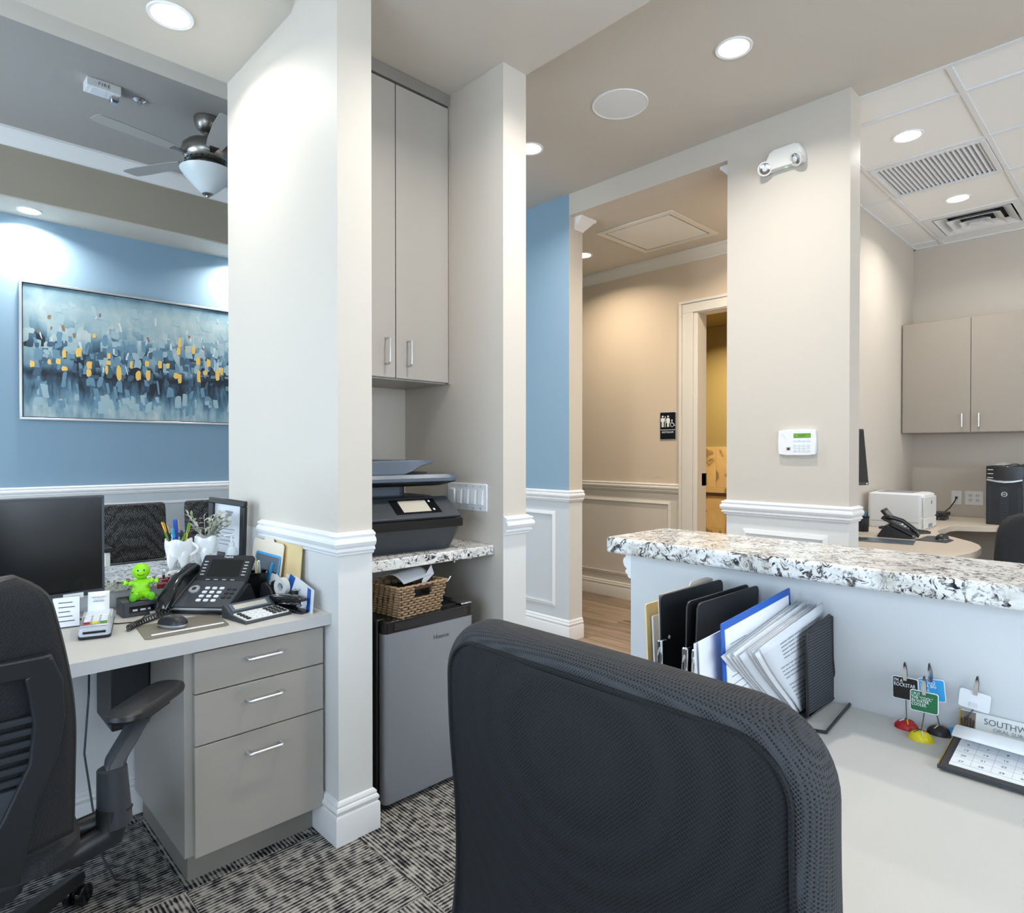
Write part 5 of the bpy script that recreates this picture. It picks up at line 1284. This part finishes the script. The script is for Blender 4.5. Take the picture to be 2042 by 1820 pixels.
# ================================================================== on the corridor wall
WM = Matrix(((0,0,-1,0),(-1,0,0,0),(0,1,0,0),(0,0,0,1)))   # local x -> -Y, y -> Z, z -> -X (out of the wall)
t = thing('alarm_keypad', 'white alarm keypad with a green display on the corridor wall', 'keypad', (XK, 1.306, 1.343))
def wp(m, poly, z0, z1): return m.prism(poly, z0, z1, WM)
out = [(-.093,-.060),(-.05,-.065),(.05,-.065),(.091,-.060),(.095,.0),(.091,.064),(.05,.067),(-.05,.066),(-.092,.061),(-.096,.0)]
m = MB(); wp(m, out, 0, .022); m.build('case', 'white_plastic', t, bevel=.003)
m = MB(); wp(m, rrect(.084, .022, .001, 2, .027, .035), .022, .0225); m.build('display_bezel', 'charcoal', t)
m = MB(); wp(m, rrect(.080, .018, .001, 2, .027, .035), .0225, .023); m.build('display', 'green_lcd', t)
text('display_text', 'READY', .012, 'ink', t, WM @ Matrix.Translation((.027, .035, .0232)), .0001)
for r_ in range(4):
    for c in range(4):
        yy = (.010, -.012, -.026, -.041)[r_]
        m = MB(); m.prism(circle(1, 14), .022, .0245, WM @ Matrix.Translation((-.008+.0225*c, yy, 0)) @ Matrix.Diagonal((.0085, .0048, 1, 1))); m.build('key', 'frost', t)
m = MB(); wp(m, rrect(.024, .018, .001, 2, -.041, -.032), .022, .0224); m.build('logo_plate', 'steel', t)
m = MB(); wp(m, circle(.007, 16, -.041, -.032), .0224, .0228); m.build('logo_eye', 'wicker_dark', t)
MB().tube([tuple(WM @ Vector((-.078+.026*math.sin(a), .008+.034*math.cos(a), .022))) for a in [R(8*k) for k in range(13)]], .0009, 5).build('swoosh', 'steel', t)
# emergency light
t = thing('emergency_light', 'white twin-head emergency light high on the corridor wall', 'emergency light', (XK, 1.372, 2.80))
poly = [(-.092,-.045),(.098,-.045),(.104,-.02),(.096,.020),(.078,.052),(.060,.062),(-.050,.062),(-.075,.050),(-.092,.015),(-.098,-.02)]
m = MB(); m.loft([[tuple(WM @ Vector((x*s, y*s2-(.0 if s2 == 1 else .002), z))) for x, y in poly] for s, s2, z in ((1,1,0),(1,1,.030),(.94,.94,.042))]); m.build('housing', 'offwhite', t, bevel=.004)
m = MB(); wp(m, rrect(.012, .006, .001, 2, .0, 0), 0, .001); m.build('status_light', 'green_led', t, M=Matrix.Translation((-.02, -.008, -.0455)) @ Matrix.Rotation(R(-90), 4, 'Y'))
for sx, ry in ((-.092, 28), (.072, -28)):
    hm = WM @ Matrix.Translation((sx, -.030, .048)) @ Matrix.Rotation(R(ry), 4, 'Y') @ Matrix.Rotation(R(28), 4, 'X') @ Matrix.Scale(1.18, 4)
    m = MB(); m.lathe([(.012,-.024),(.026,-.010),(.030,.004),(.030,.008),(.026,.008)], n=26); m.build('lamp_head', 'offwhite', t, M=hm)
    m = MB(); m.lathe([(.026,.007),(.018,.011),(.0,.012)], n=26); m.build('lamp_lens', 'chrome', t, M=hm)
    m = MB(); m.lathe([(.012,.011),(.009,.014),(.0,.015)], n=18); m.build('lamp_bulb', 'frost', t, M=hm)
# ceiling speaker
t = thing('ceiling_speaker', 'round white speaker grille in the corridor ceiling', 'speaker', (2.634, 1.930, ZH))
MB().lathe([(.130,0),(.130,-.004),(.138,-.006),(.141,-.003),(.141,.002)], n=48, cap=False).build('rim', 'trim', t)
MB().lathe([(.131,-.003),(.10,-.005),(.0,-.006)], n=48, cap=False).build('grille', 'speaker_grille', t)
# access panel
t = thing('access_panel', 'square white-framed access panel in the restroom hall ceiling', 'access panel', (4.03, 2.615, 2.905))
m = MB()
for a, b_, c, d in bars(-.32, .32, -.32, .32, .045): m.box(a, b_, c, d, -.010, .0)
m.build('frame', 'trim_warm', t, bevel=.002)
MB().box(-.262, .262, -.262, .262, -.008, -.002).build('hatch', 'offwhite', t, bevel=.001); MB().box(-.276, .276, -.276, .276, -.002, -.0005).build('gap', 'void', t)
# restroom sign
t = thing('restroom_sign', 'dark restroom sign with white figures beside the door', 'sign', (XR, 2.880, 1.510))
m = MB(); wp(m, rrect(.154, .232, .006, 4), 0, .005); m.build('frame', 'steel', t, bevel=.001)
m = MB(); wp(m, rrect(.142, .220, .004, 4), .005, .0065); m.build('panel', 'screen_off', t)
def glyph(polys, name):
    m = MB()
    for p in polys: wp(m, p, .0065, .0078)
    m.build(name, 'paper', t)
def fig(cx, dress=False):
    P = [circle(.008, 14, cx, .077)]
    if not dress: P += [[(cx-.017,.064),(cx+.017,.064),(cx+.018,.058),(cx+.017,.034),(cx+.012,.034),(cx+.011,.052),(cx+.010,.052),(cx+.010,-.010),(cx+.001,-.010),(cx+.001,.026),(cx-.001,.026),(cx-.001,-.010),(cx-.010,-.010),(cx-.010,.052),(cx-.011,.052),(cx-.012,.034),(cx-.017,.034),(cx-.018,.058)]]
    else: P += [[(cx-.012,.064),(cx+.012,.064),(cx+.020,.040),(cx+.016,.037),(cx+.010,.054),(cx+.018,.022),(cx+.009,.022),(cx+.009,-.010),(cx+.001,-.010),(cx+.001,.020),(cx-.001,.020),(cx-.001,-.010),(cx-.009,-.010),(cx-.009,.022),(cx-.018,.022),(cx-.010,.054),(cx-.016,.037),(cx-.020,.040)]]
    return P
glyph(fig(-.048), 'man_symbol'); glyph(fig(.003, True), 'woman_symbol'); glyph([rrect(.005, .092, .001, 2, -.024, .035)], 'divider')
glyph([circle(.0055, 12, .040, .046)], 'wheelchair_head')
MB().tube([tuple(WM @ Vector((.041+.017*math.cos(R(a)), .008+.017*math.sin(R(a)), .007))) for a in range(100, 361, 20)], .0022, 6).build('wheelchair_wheel', 'paper', t)
MB().tube([tuple(WM @ Vector(p)) for p in ((.040,.040,.007),(.041,.020,.007),(.055,.018,.007),(.063,.000,.007),(.069,.002,.007))], .0028, 6).build('wheelchair_body', 'paper', t)
glyph([rrect(.136, .004, .001, 2, 0, -.034)], 'rule')
text('restroom_word', 'RESTROOM', .0215, 'paper', t, WM @ Matrix.Translation((0, -.054, .007)), .0004)
# paper roll holder in the restroom
t = thing('toilet_roll', 'toilet roll on a holder in the yellow restroom', 'toilet paper', (6.50, 3.30, .66), rot=(R(90), 0, 0))
MB().lathe([(.02,-.05),(.058,-.05),(.058,.05),(.02,.05)], n=24).build('roll', 'paper', t); MB().lathe([(.008,-.065),(.008,.065)], n=10).build('holder', 'chrome', t)
MB().box(.0, .085, -.01, .01, -.066, -.058).build('bracket', 'chrome', t)
# ================================================================== waiting room
t = thing('painting', 'abstract blue city painting with gold flecks on the blue wall', 'painting', (.66, 5.93, 1.535))
w, h = 1.62, 1.03
m = MB()
for a, b_, c, d in bars(0, w, 0, h, .016): m.box(a, b_, -.045, 0, c, d)
m.build('frame', 'steel', t, bevel=.002)
MB().box(.016, w-.016, -.026, -.004, .016, h-.016).build('shadow_gap', 'void', t)
cv = MB().box(.022, w-.022, -.036, -.006, .022, h-.022).build('canvas', 'canvas', t, smooth=False)
GOLD = [(0.06,0.39,0.03,0.05),(0.169,0.419,0.023,0.042),(0.22,0.426,0.031,0.045),(0.259,0.478,0.026,0.068),(0.254,0.379,0.04,0.038),(0.343,0.492,0.046,0.075),(0.417,0.408,0.037,0.062),(0.415,0.352,0.035,0.056),(0.557,0.502,0.023,0.047),(0.549,0.454,0.036,0.033),(0.543,0.375,0.021,0.076),(0.622,0.332,0.035,0.123),(0.716,0.436,0.022,0.066),(0.76,0.342,0.039,0.083),(0.824,0.463,0.036,0.05),(0.833,0.351,0.034,0.09),(0.923,0.457,0.031,0.065),(0.984,0.464,0.032,0.047),(1.079,0.651,0.024,0.083),(1.07,0.586,0.03,0.067),(1.043,0.382,0.039,0.051),(1.077,0.345,0.03,0.079),(1.185,0.606,0.037,0.069),(1.224,0.518,0.035,0.068),(1.23,0.359,0.031,0.117),(1.281,0.43,0.038,0.043),(1.308,0.503,0.038,0.073),(1.385,0.396,0.035,0.102),(1.426,0.439,0.026,0.072),(0.458,0.657,0.025,0.032)]
random.seed(9)
for x, z, ww, hh in GOLD:
    n = 9; cx, cz = x+ww/2, z+hh/2; poly = []
    for i in range(n):
        a = 2*math.pi*i/n; r_ = random.uniform(.82, 1.1); q = max(abs(math.cos(a)), abs(math.sin(a)))
        poly.append((cx+ww/2*math.cos(a)/q*r_, cz+hh/2*math.sin(a)/q*r_))
    MB().prism(poly, 0, .0015, Matrix(((1,0,0,0),(0,0,-1,-.036),(0,1,0,0),(0,0,0,1)))).build('gold_leaf', 'gold', t, smooth=False)
random.seed(12)
def strokes(mat, n, zlo, zhi, wr, hr):
    m = MB()
    for _ in range(n):
        cx, cz = random.uniform(.09, w-.09), random.uniform(zlo, zhi); a = random.uniform(*wr)/2; b_ = random.uniform(*hr)/2; sk = random.uniform(-.3, .3)
        n_ = 8; poly = []
        for i in range(n_):
            an = 2*math.pi*i/n_; r_ = random.uniform(.75, 1.1); q = max(abs(math.cos(an)), abs(math.sin(an)))**.7
            poly.append((cx+a*math.cos(an)/q*r_+sk*b_*math.sin(an), cz+b_*math.sin(an)/q*r_))
        m.prism(poly, 0, random.uniform(.0003, .0009), Matrix(((1,0,0,0),(0,0,-1,-.036),(0,1,0,0),(0,0,0,1))))
    o = m.build('brush_strokes', mat, t, smooth=False); o['kind'] = 'stuff'
strokes('stroke_pale', 90, .46, .92, (.02,.07), (.03,.10)); strokes('stroke_mid', 70, .40, .66, (.015,.05), (.03,.11)); strokes('stroke_dark', 55, .33, .58, (.015,.05), (.02,.08)); strokes('stroke_white', 26, .40, .85, (.006,.018), (.03,.09)); strokes('stroke_brown', 14, .55, .90, (.012,.022), (.025,.05)); strokes('stroke_pale', 30, .115, .22, (.02,.06), (.04,.12)); strokes('stroke_mid', 40, .12, .33, (.015,.05), (.04,.14))
# ceiling fan with glass bowl
t = thing('ceiling_fan', 'brushed nickel ceiling fan with a frosted bowl light', 'ceiling fan', (1.496, 4.438, ZT))
MB().lathe([(.078,0),(.083,-.006),(.080,-.035),(.066,-.070),(.045,-.090),(.030,-.096),(.0,-.096)], n=36).build('canopy', 'nickel', t)
MB().lathe([(.014,-.09),(.014,-.16)], n=16).build('rod', 'nickel', t)
MB().lathe([(.02,-.142),(.07,-.146),(.12,-.165),(.150,-.195),(.158,-.225),(.152,-.262),(.128,-.292),(.098,-.304),(.0,-.304)], n=44).build('motor_housing', 'nickel', t)
for k in range(22):
    a = 2*math.pi*k/22
    MB().box(-.003, .003, -.012, .012, -.003, .003).build('vent_fin', 'void', t, M=Matrix.Rotation(a, 4, 'Z') @ Matrix.Translation((0, .128, -.290)) @ Matrix.Rotation(R(-40), 4, 'X'))
MB().lathe([(.082,-.300),(.086,-.312),(.080,-.326),(.072,-.345),(.0,-.345)], n=36).build('light_kit', 'brass_dull', t)
MB().lathe([(.155,-.338),(.168,-.347),(.164,-.356),(.140,-.388),(.105,-.428),(.070,-.465),(.040,-.492),(.0,-.502)], n=44).build('glass_bowl', 'frost', t)
MB().lathe([(.030,-.494),(.034,-.500),(.014,-.510),(.010,-.520),(.0,-.523)], n=20).build('finial', 'nickel', t)
for k in range(5):
    a = R(100+72*k)
    b_ = MB().loft([[(x, y, z) for x, z, y in ((-wd, -.004, q), (wd, .004, q), (wd, .009, q), (-wd, .001, q))] for q, wd in ((.20,.045),(.30,.058),(.55,.066),(.66,.060),(.675,.045))]).build('blade', 'blade', t, M=Matrix.Rotation(a, 4, 'Z') @ Matrix.Translation((0, 0, -.272)))
    MB().loft([[(x, y, z) for x, z in ((-wd, -.003), (wd, -.003), (wd, .003), (-wd, .003))] for y, wd in ((.10,.02),(.16,.014),(.23,.030))]).build('blade_iron', 'nickel', b_)
# fire strobe and sprinkler on the tray ceiling
t = thing('fire_strobe', 'white FIRE alarm strobe on the waiting room ceiling', 'fire alarm', (.905, 4.465, ZT))
MB().box(-.088, .088, -.052, .052, -.052, 0).build('housing', 'white_plastic', t, bevel=.003)
MB().box(-.060, .020, -.038, .038, -.0535, -.052).build('speaker_face', 'paper2', t)
for x, y in ((-.07,-.04),(-.07,.04),(.03,-.04),(.03,.04)): MB().lathe([(.003,-.0525),(.003,-.0515)], n=10).build('screw', 'steel', t, loc=(x, y, 0))
MB().loft([[(x, y, z) for x, y in rrect(a, b_, .008, 3, .062, .010)] for a, b_, z in ((.046,.070,-.052),(.044,.066,-.075),(.030,.044,-.088))]).build('strobe_lens', 'chrome', t)
text('fire_word', 'FIRE', .028, 'wicker_dark', t, plane_M((.0, -.0525, -.026), (1,0,0), (0,0,1)), space=1.25)
t = thing('sprinkler_head', 'chrome sprinkler head beside the fire strobe', 'sprinkler', (1.111, 4.494, ZT))
MB().lathe([(.036,0),(.038,-.003),(.030,-.010),(.014,-.014),(.012,-.022),(.0,-.022)], n=26).build('escutcheon', 'chrome', t)
MB().box(-.004, .004, -.004, .004, -.036, -.02).build('frame_arm', 'steel', t); MB().lathe([(.013,-.036),(.013,-.038)], n=18).build('deflector', 'steel', t)
# waiting chairs
def waiting_chair(label, x):
    t = thing('waiting_chair', label, 'chair', (x, 5.42, 0), group='waiting chairs')
    # faces -y; back towards the wall
    m = MB(); m.loft([[(xx, .0+dy+.05*v+.03*(1-(xx/.26)**2)*-1, zz) for xx, zz, dy in ((-.235*s,z,0),(-.08*s,z,0),(.08*s,z,0),(.235*s,z,0),(.235*s,z,.06),(.08*s,z,.06),(-.08*s,z,.06),(-.235*s,z,.06))] for v, z, s in ((0,.47,.92),(.15,.52,.97),(.5,.68,1),(.85,.85,1),(.95,.885,.98),(1,.90,.94))])
    m.build('backrest', 'chair_weave', t, bevel=.012)
    MB().box(-.25, .25, -.50, .0, .36, .47).build('seat', 'seat_dark', t, bevel=.025, seg=3)
    for s in (-1, 1):
        MB().loft([[(s*.268+a, y, z) for a, y in ((-.016,yy-.05),(.016,yy-.05),(.016,yy+.05),(-.016,yy+.05))] for z, yy in ((0,-.02),(.35,-.02),(.62,-.06))]).build('leg', 'offwhite', t, bevel=.004)
        MB().loft([[(s*.268+a, y, z) for a, y in ((-.016,-.48),(.016,-.48),(.016,-.43),(-.016,-.43))] for z in (0,.62)]).build('leg', 'offwhite', t, bevel=.004)
        MB().box(s*.268-.030, s*.268+.030, -.50, .03, .62, .655).build('arm_pad', 'black_plastic', t, bevel=.008)
    return t
waiting_chair('grey woven waiting chair showing right of the left monitor', 1.285)
waiting_chair('grey woven waiting chair behind the tooth vase and picture frame', 1.900)
# ================================================================== office behind the corridor wall
t = thing('wall_cabinet', 'grey two-door wall cabinet in the far office', 'cabinet', (6.21, 1.062, 1.445))
MB().box(-.162, .182, -.48, .482, 0, .905).build('body', 'laminate_tan', t, smooth=False)
for y0, y1, hy in ((.004, .470, .057), (-.476, -.0, -.052)):
    d = MB().box(-.182, -.164, y0, y1, .004, .900).build('door', 'laminate_tan', t, bevel=.0015)
    MB().tube([(-.198, hy, .045), (-.198, hy, .150)], .0055, 10).build('handle', 'steel', d)
    for z in (.06, .135): MB().tube([(-.182, hy, z), (-.198, hy, z)], .004, 8).build('handle_post', 'steel', d)
poly = [(6.39,1.543),(3.62,1.543),(3.62,1.15),(3.68,.98),(3.80,.85),(3.95,.765),(4.12,.725),(4.245,.715),(4.40,.722),(4.53,.755),(4.65,.815),(4.774,.906),(4.90,1.0),(5.0,1.055),(5.10,1.083),(5.50,1.085),(5.57,1.06),(5.60,1.0),(5.62,.95),(5.66,.895),(5.70,.85),(5.70,-.6),(6.39,-.6)]
t = thing('office_desk', 'tan laminate corner desk with a rounded end in the office', 'desk', (0, 0, 0))
MB().prism(poly, .715, .755).build('top', 'worktop_tan', t, bevel=.002)
MB().prism([(4.12,.76),(4.30,.76),(4.30,1.54),(4.12,1.54)], 0, .715).build('panel_leg', 'worktop_tan', t)
MB().prism([(5.90,-.58),(6.38,-.58),(6.38,-.02),(5.90,-.02)], 0, .715).build('pedestal', 'laminate_tan', t)
MB().prism([(5.20,1.50),(6.38,1.50),(6.38,1.54),(5.20,1.54)], .1, .715).build('modesty_panel', 'laminate_tan', t)
# laser printer
t = thing('laser_printer', 'white laser printer on the office desk', 'printer', (5.24, 1.335, .755))
m = MB(); m.loft([rr(.34,.345,.03,0,0,0), rr(.345,.35,.03,0,0,.02), rr(.345,.35,.03,0,0,.205), rr(.34,.345,.03,0,0,.240), rr(.30,.30,.03,0,0,.250)]); m.build('body', 'white_plastic', t, bevel=.003)
MB().box(-.11, .11, -.10, .12, .2505, .2525).build('output_slot', 'ink_light', t)
MB().box(-.168, .168, -.180, -.172, .085, .225).build('front_door', 'offwhite', t, bevel=.004); MB().box(-.168, .168, -.180, -.172, .008, .078).build('paper_tray', 'offwhite', t, bevel=.004)
MB().box(-.05, .05, -.1815, -.1795, .01, .035).build('tray_grip', 'ink_light', t)
MB().box(.02, .045, -.1815, -.1798, .17, .195).build('logo_plate', 'ink_light', t)
MB().box(-.1735, -.1715, -.15, .15, .045, .048).build('panel_seam', 'ink_light', t)
# server tower
t = thing('tower_computer', 'black tower server with louvred front on the office desk', 'computer', (6.06, .822, .755))
MB().box(-.225, .27, -.110, .110, 0, .435).build('case', 'black_plastic', t, bevel=.005)
MB().box(-.232, -.224, -.108, .108, .330, .432).build('drive_bay', 'black_gloss', t, bevel=.002)
for r_ in range(3): MB().box(-.2335, -.2315, .066, .100, .345+.03*r_, .350+.03*r_).build('indicator', 'steel', t)
MB().loft([[(-.226, y, z), (-.226-.012*(1-(y/.105)**2)-.006, y, z+.004), (-.226-.012*(1-(y/.105)**2)-.006, y, z+.014), (-.226, y, z+.02)] for y, z in ((-.105,.325),(-.05,.312),(0,.308),(.05,.312),(.105,.325))]).build('bezel_arc', 'steel', t)
me = MB().box(-.006, 0, -.026, .026, -.0035, .0035).mesh('louvre', 'charcoal', smooth=False)
me2 = MB().box(-.005, 0, -.011, .011, -.0035, .0035).mesh('louvre', 'charcoal', smooth=False)
for k in range(18):
    o = bpy.data.objects.new('louvre', me); COL.objects.link(o); o.parent = t; o.location = (-.225, 0, .028+.0145*k)
    for s in (-1, 1):
        o = bpy.data.objects.new('louvre', me2); COL.objects.link(o); o.parent = t; o.location = (-.225, s*.088, .028+.0145*k)
lm = Matrix.Translation((-.2315, 0, .228)) @ WM
m = MB(); m.prism(circle(.018, 26), 0, .0015); m.build('emblem', 'paper', t, M=lm); m = MB(); m.prism(circle(.0145, 26), .0015, .002); m.build('emblem_face', 'charcoal', t, M=lm)
text('emblem_word', 'DELL', .0125, 'paper', t, lm @ Matrix.Translation((0, 0, .0022)), .0003)
random.seed(21)
o = MB().grid(lambda u, v: ((v-.5)*.13+random.uniform(-.006,.006), (u-.5)*.15, .004+.030*math.sin(math.pi*u)*math.sin(math.pi*v)*random.uniform(.5,1.2)), 12, 10).build('plastic_bag', 'bag', loc=(5.93, .85, 1.190)); tag(o, 'crumpled clear plastic bag on top of the tower server', 'bag')
o = MB().tube([(5.90+.05*math.cos(R(a)), .80+.055*math.sin(R(a)), 1.197+.008*math.sin(R(a*2))) for a in range(0, 700, 20)] + [(5.95, .73, 1.20), (6.0, .70, 1.205)], .004, 6).build('coiled_cable', 'charcoal'); tag(o, 'grey coiled cable lying on the tower server', 'cable')
# wall plates
t = thing('data_plate', 'white single-gang data plate on the far office wall', 'wall plate', (6.392, 1.2205, .910))
m = MB(); wp(m, rrect(.072, .114, .004, 3), 0, .005); m.build('plate', 'white_plastic', t, bevel=.001); m = MB(); wp(m, rrect(.016, .018, .001, 2), .005, .014); m.build('plug', 'black_plastic', t)
for z in (-.042, .042):
    m = MB(); wp(m, circle(.003, 8, 0, z), .005, .0058); m.build('screw', 'steel', t)
t = thing('outlet_plate', 'white double power outlet plate on the far office wall', 'outlet', (6.392, 1.100, .912))
m = MB(); wp(m, rrect(.124, .114, .004, 3), 0, .005); m.build('plate', 'white_plastic', t, bevel=.001)
for x in (-.024, .024):
    for z in (-.019, .019):
        m = MB(); wp(m, rrect(.034, .028, .012, 4, x, z), .005, .0065); m.build('socket', 'offwhite', t)
        m = MB(); [wp(m, p, .0065, .007) for p in (rrect(.003, .009, .0005, 1, x-.006, z+.004), rrect(.003, .009, .0005, 1, x+.006, z+.004), circle(.0025, 8, x, z-.008))]; m.build('socket_slots', 'void', t)
o = MB().tube([(6.376, 1.2205, .905), (6.34, 1.225, .88), (6.28, 1.245, .83), (6.20, 1.27, .795), (6.15, 1.29, .780)], .0045, 7).build('cable', 'black_plastic'); tag(o, 'black cable curving down from the data plate', 'cable')
for k, (z, lab) in enumerate(((.756, 'lowest black network box stacked beside the laser printer'), (.786, 'upper black network box stacked beside the laser printer'))):
    o = MB().box(-.09, .09, -.07, .07, 0, .028).build('network_box', 'black_plastic', loc=(5.98+.01*k, 1.275, z), rot=(0, 0, R(4-7*k)), bevel=.004); tag(o, lab, 'network box')
    for q in range(3): MB().box(-.0905, -.0895, -.03+.02*q, -.024+.02*q, .010, .014).build('indicator', 'steel', o)
# office phone, pad, mouse, pen cup, monitor
desk_phone((4.60, 1.19, .755), R(8), 'black desk phone seen side-on on the office desk')
o = MB().prism([(4.46,1.06),(4.46,.90),(4.62,.895),(4.78,1.0),(4.74,1.06)], .755, .758).build('mouse_pad', 'charcoal'); tag(o, 'dark mouse pad on the rounded office desk end', 'mouse pad')
t = thing('computer_mouse', 'black mouse on the dark pad in the office', 'mouse', (4.62, .955, .758), R(80))
MB().grid(lambda u, v: ((u-.5)*.058*math.sqrt(max(0, 1-(2*v-1)**4)), (v-.5)*.098, .002+.032*math.sqrt(max(0, 1-abs(2*u-1)**2.4))*math.sqrt(max(0, 1-abs(2*v-1)**2.2))), 12, 14).build('shell', 'black_plastic', t)
MB().loft([[(x*.029, y*.048, z) for x, y in circle(1, 18)] for z in (0, .004)]).build('base', 'steel', t)
o = MB().box(-.16, .16, -.055, .055, 0, .016).build("keyboard", 'black_plastic', loc=(4.93, 1.24, .755), rot=(0, 0, R(60)), bevel=.004); tag(o, 'black keyboard behind the office phone', 'keyboard')
for r_ in range(4):
    for c in range(13): MB().box(-.0065, .0065, -.006, .006, .016, .020).build('key', 'charcoal', o, loc=(-.144+.0240*c, -.038+.025*r_, 0))
t = thing('pen_cup', 'black mesh pen cup at the corridor wall edge in the office', 'pen cup', (4.72, 1.435, .755))
m = MB(); m.lathe([(.036,0),(.040,.10)], n=28, cap=False); m.build('mesh_wall', 'wire_mesh', t, solid=.0015); MB().lathe([(.036,.0),(.036,.003)], n=28).build('bottom', 'black_plastic', t)
MB().tube([(.041*math.cos(R(a)), .041*math.sin(R(a)), .10) for a in range(0, 360, 15)], .003, 6, closed=True).build('rim', 'black_plastic', t)
pen('ballpoint_pen', 'blue pen in the black mesh pen cup', 'pen', (4.715, 1.43, .76), (4.70, 1.405, .895), 'sky_card')
t = thing('monitor', 'black monitor partly hidden behind the keypad wall', 'monitor', (4.205, 1.382, .755), R(-20))
w, z0, z1 = .255, .330, .690
tl = Matrix.Rotation(R(-6), 4, 'X')
MB().box(-w, w, -.012, .014, z0, z1).build('housing', 'black_plastic', t, M=tl, bevel=.004); MB().box(-w+.010, w-.010, -.0135, -.0115, z0+.018, z1-.010).build('screen', 'screen_off', t, M=tl)
MB().box(w-.028, w-.014, -.014, -.012, z0+.005, z0+.012).build('badge', 'steel', t, M=tl)
MB().box(-.03, .03, -.02, .03, .01, .40).build('stand', 'black_plastic', t, bevel=.004); m = MB(); m.prism(rrect(.24, .16, .02), 0, .010); m.build('foot', 'black_plastic', t)
o = MB().box(-.10, .10, -.14, .14, 0, .004).build('document_tray', 'slate', loc=(4.30, 1.17, .755), rot=(0, 0, R(10)), bevel=.001); tag(o, 'grey flat document mat at the near office desk edge', 'desk mat')
# office chair
t = thing('office_chair', 'black fabric chair behind the granite counter at right', 'chair', (4.60, .585, 0), R(35))
# faces +x
m = MB(); rings = []
for v in range(11):
    z = .48+.50*v/10; hw_ = .235 - (.06*((v-8)/2)**2 if v > 8 else 0) + .02*math.sin(v/10*3); x = -.26-.05*v/10
    rings.append([(x-.03+.04*(1-(yy/.25)**2)*-.6, yy, z) for yy in [hw_*q/4 for q in range(-4, 5)]] + [(x+.055-.03*(1-(yy/.25)**2), yy, z) for yy in [hw_*q/4 for q in range(4, -5, -1)]])
m.loft(rings); m.build('backrest', 'seat_dark', t, sub=1)
m = MB(); m.loft([[(x*s, y*s, z) for x, y in rrect(.48, .50, .10, 6)] for s, z in ((.9,.42),(1,.44),(1,.49),(.9,.51))]); m.build('seat', 'seat_dark', t)
MB().tube([(-.15, 0, .42), (-.30, 0, .43), (-.335, 0, .50), (-.33, 0, .66)], [.03, .03, .028, .02], 10, flat=.5).build('back_bar', 'black_plastic', t)
MB().lathe([(.026,.09),(.026,.42)], n=16).build('gas_lift', 'black_plastic', t)
for k in range(5):
    a = R(15+72*k); d = Vector((math.cos(a), math.sin(a), 0)); s_ = Vector((-d.y, d.x, 0))
    MB().loft([[tuple(d*q+s_*w_*e+Vector((0,0,z+hh*f_))) for e, f_ in ((-1,-1),(1,-1),(.7,1),(-.7,1))] for q, w_, z, hh in ((.02,.034,.11,.026),(.31,.021,.078,.014))]).build('base_leg', 'black_plastic', t, bevel=.004)
    MB().lathe([(.028,-.012),(.030,-.008),(.030,.008),(.028,.012)], n=18).build('caster', 'black_gloss', t, M=Matrix.Translation(tuple(d*.30+Vector((0,0,.030)))) @ Vector((0,0,1)).rotation_difference(s_).to_matrix().to_4x4())
    MB().box(-.01, .01, -.01, .01, .05, .075).build('caster_stem', 'black_plastic', t, loc=tuple(d*.30))
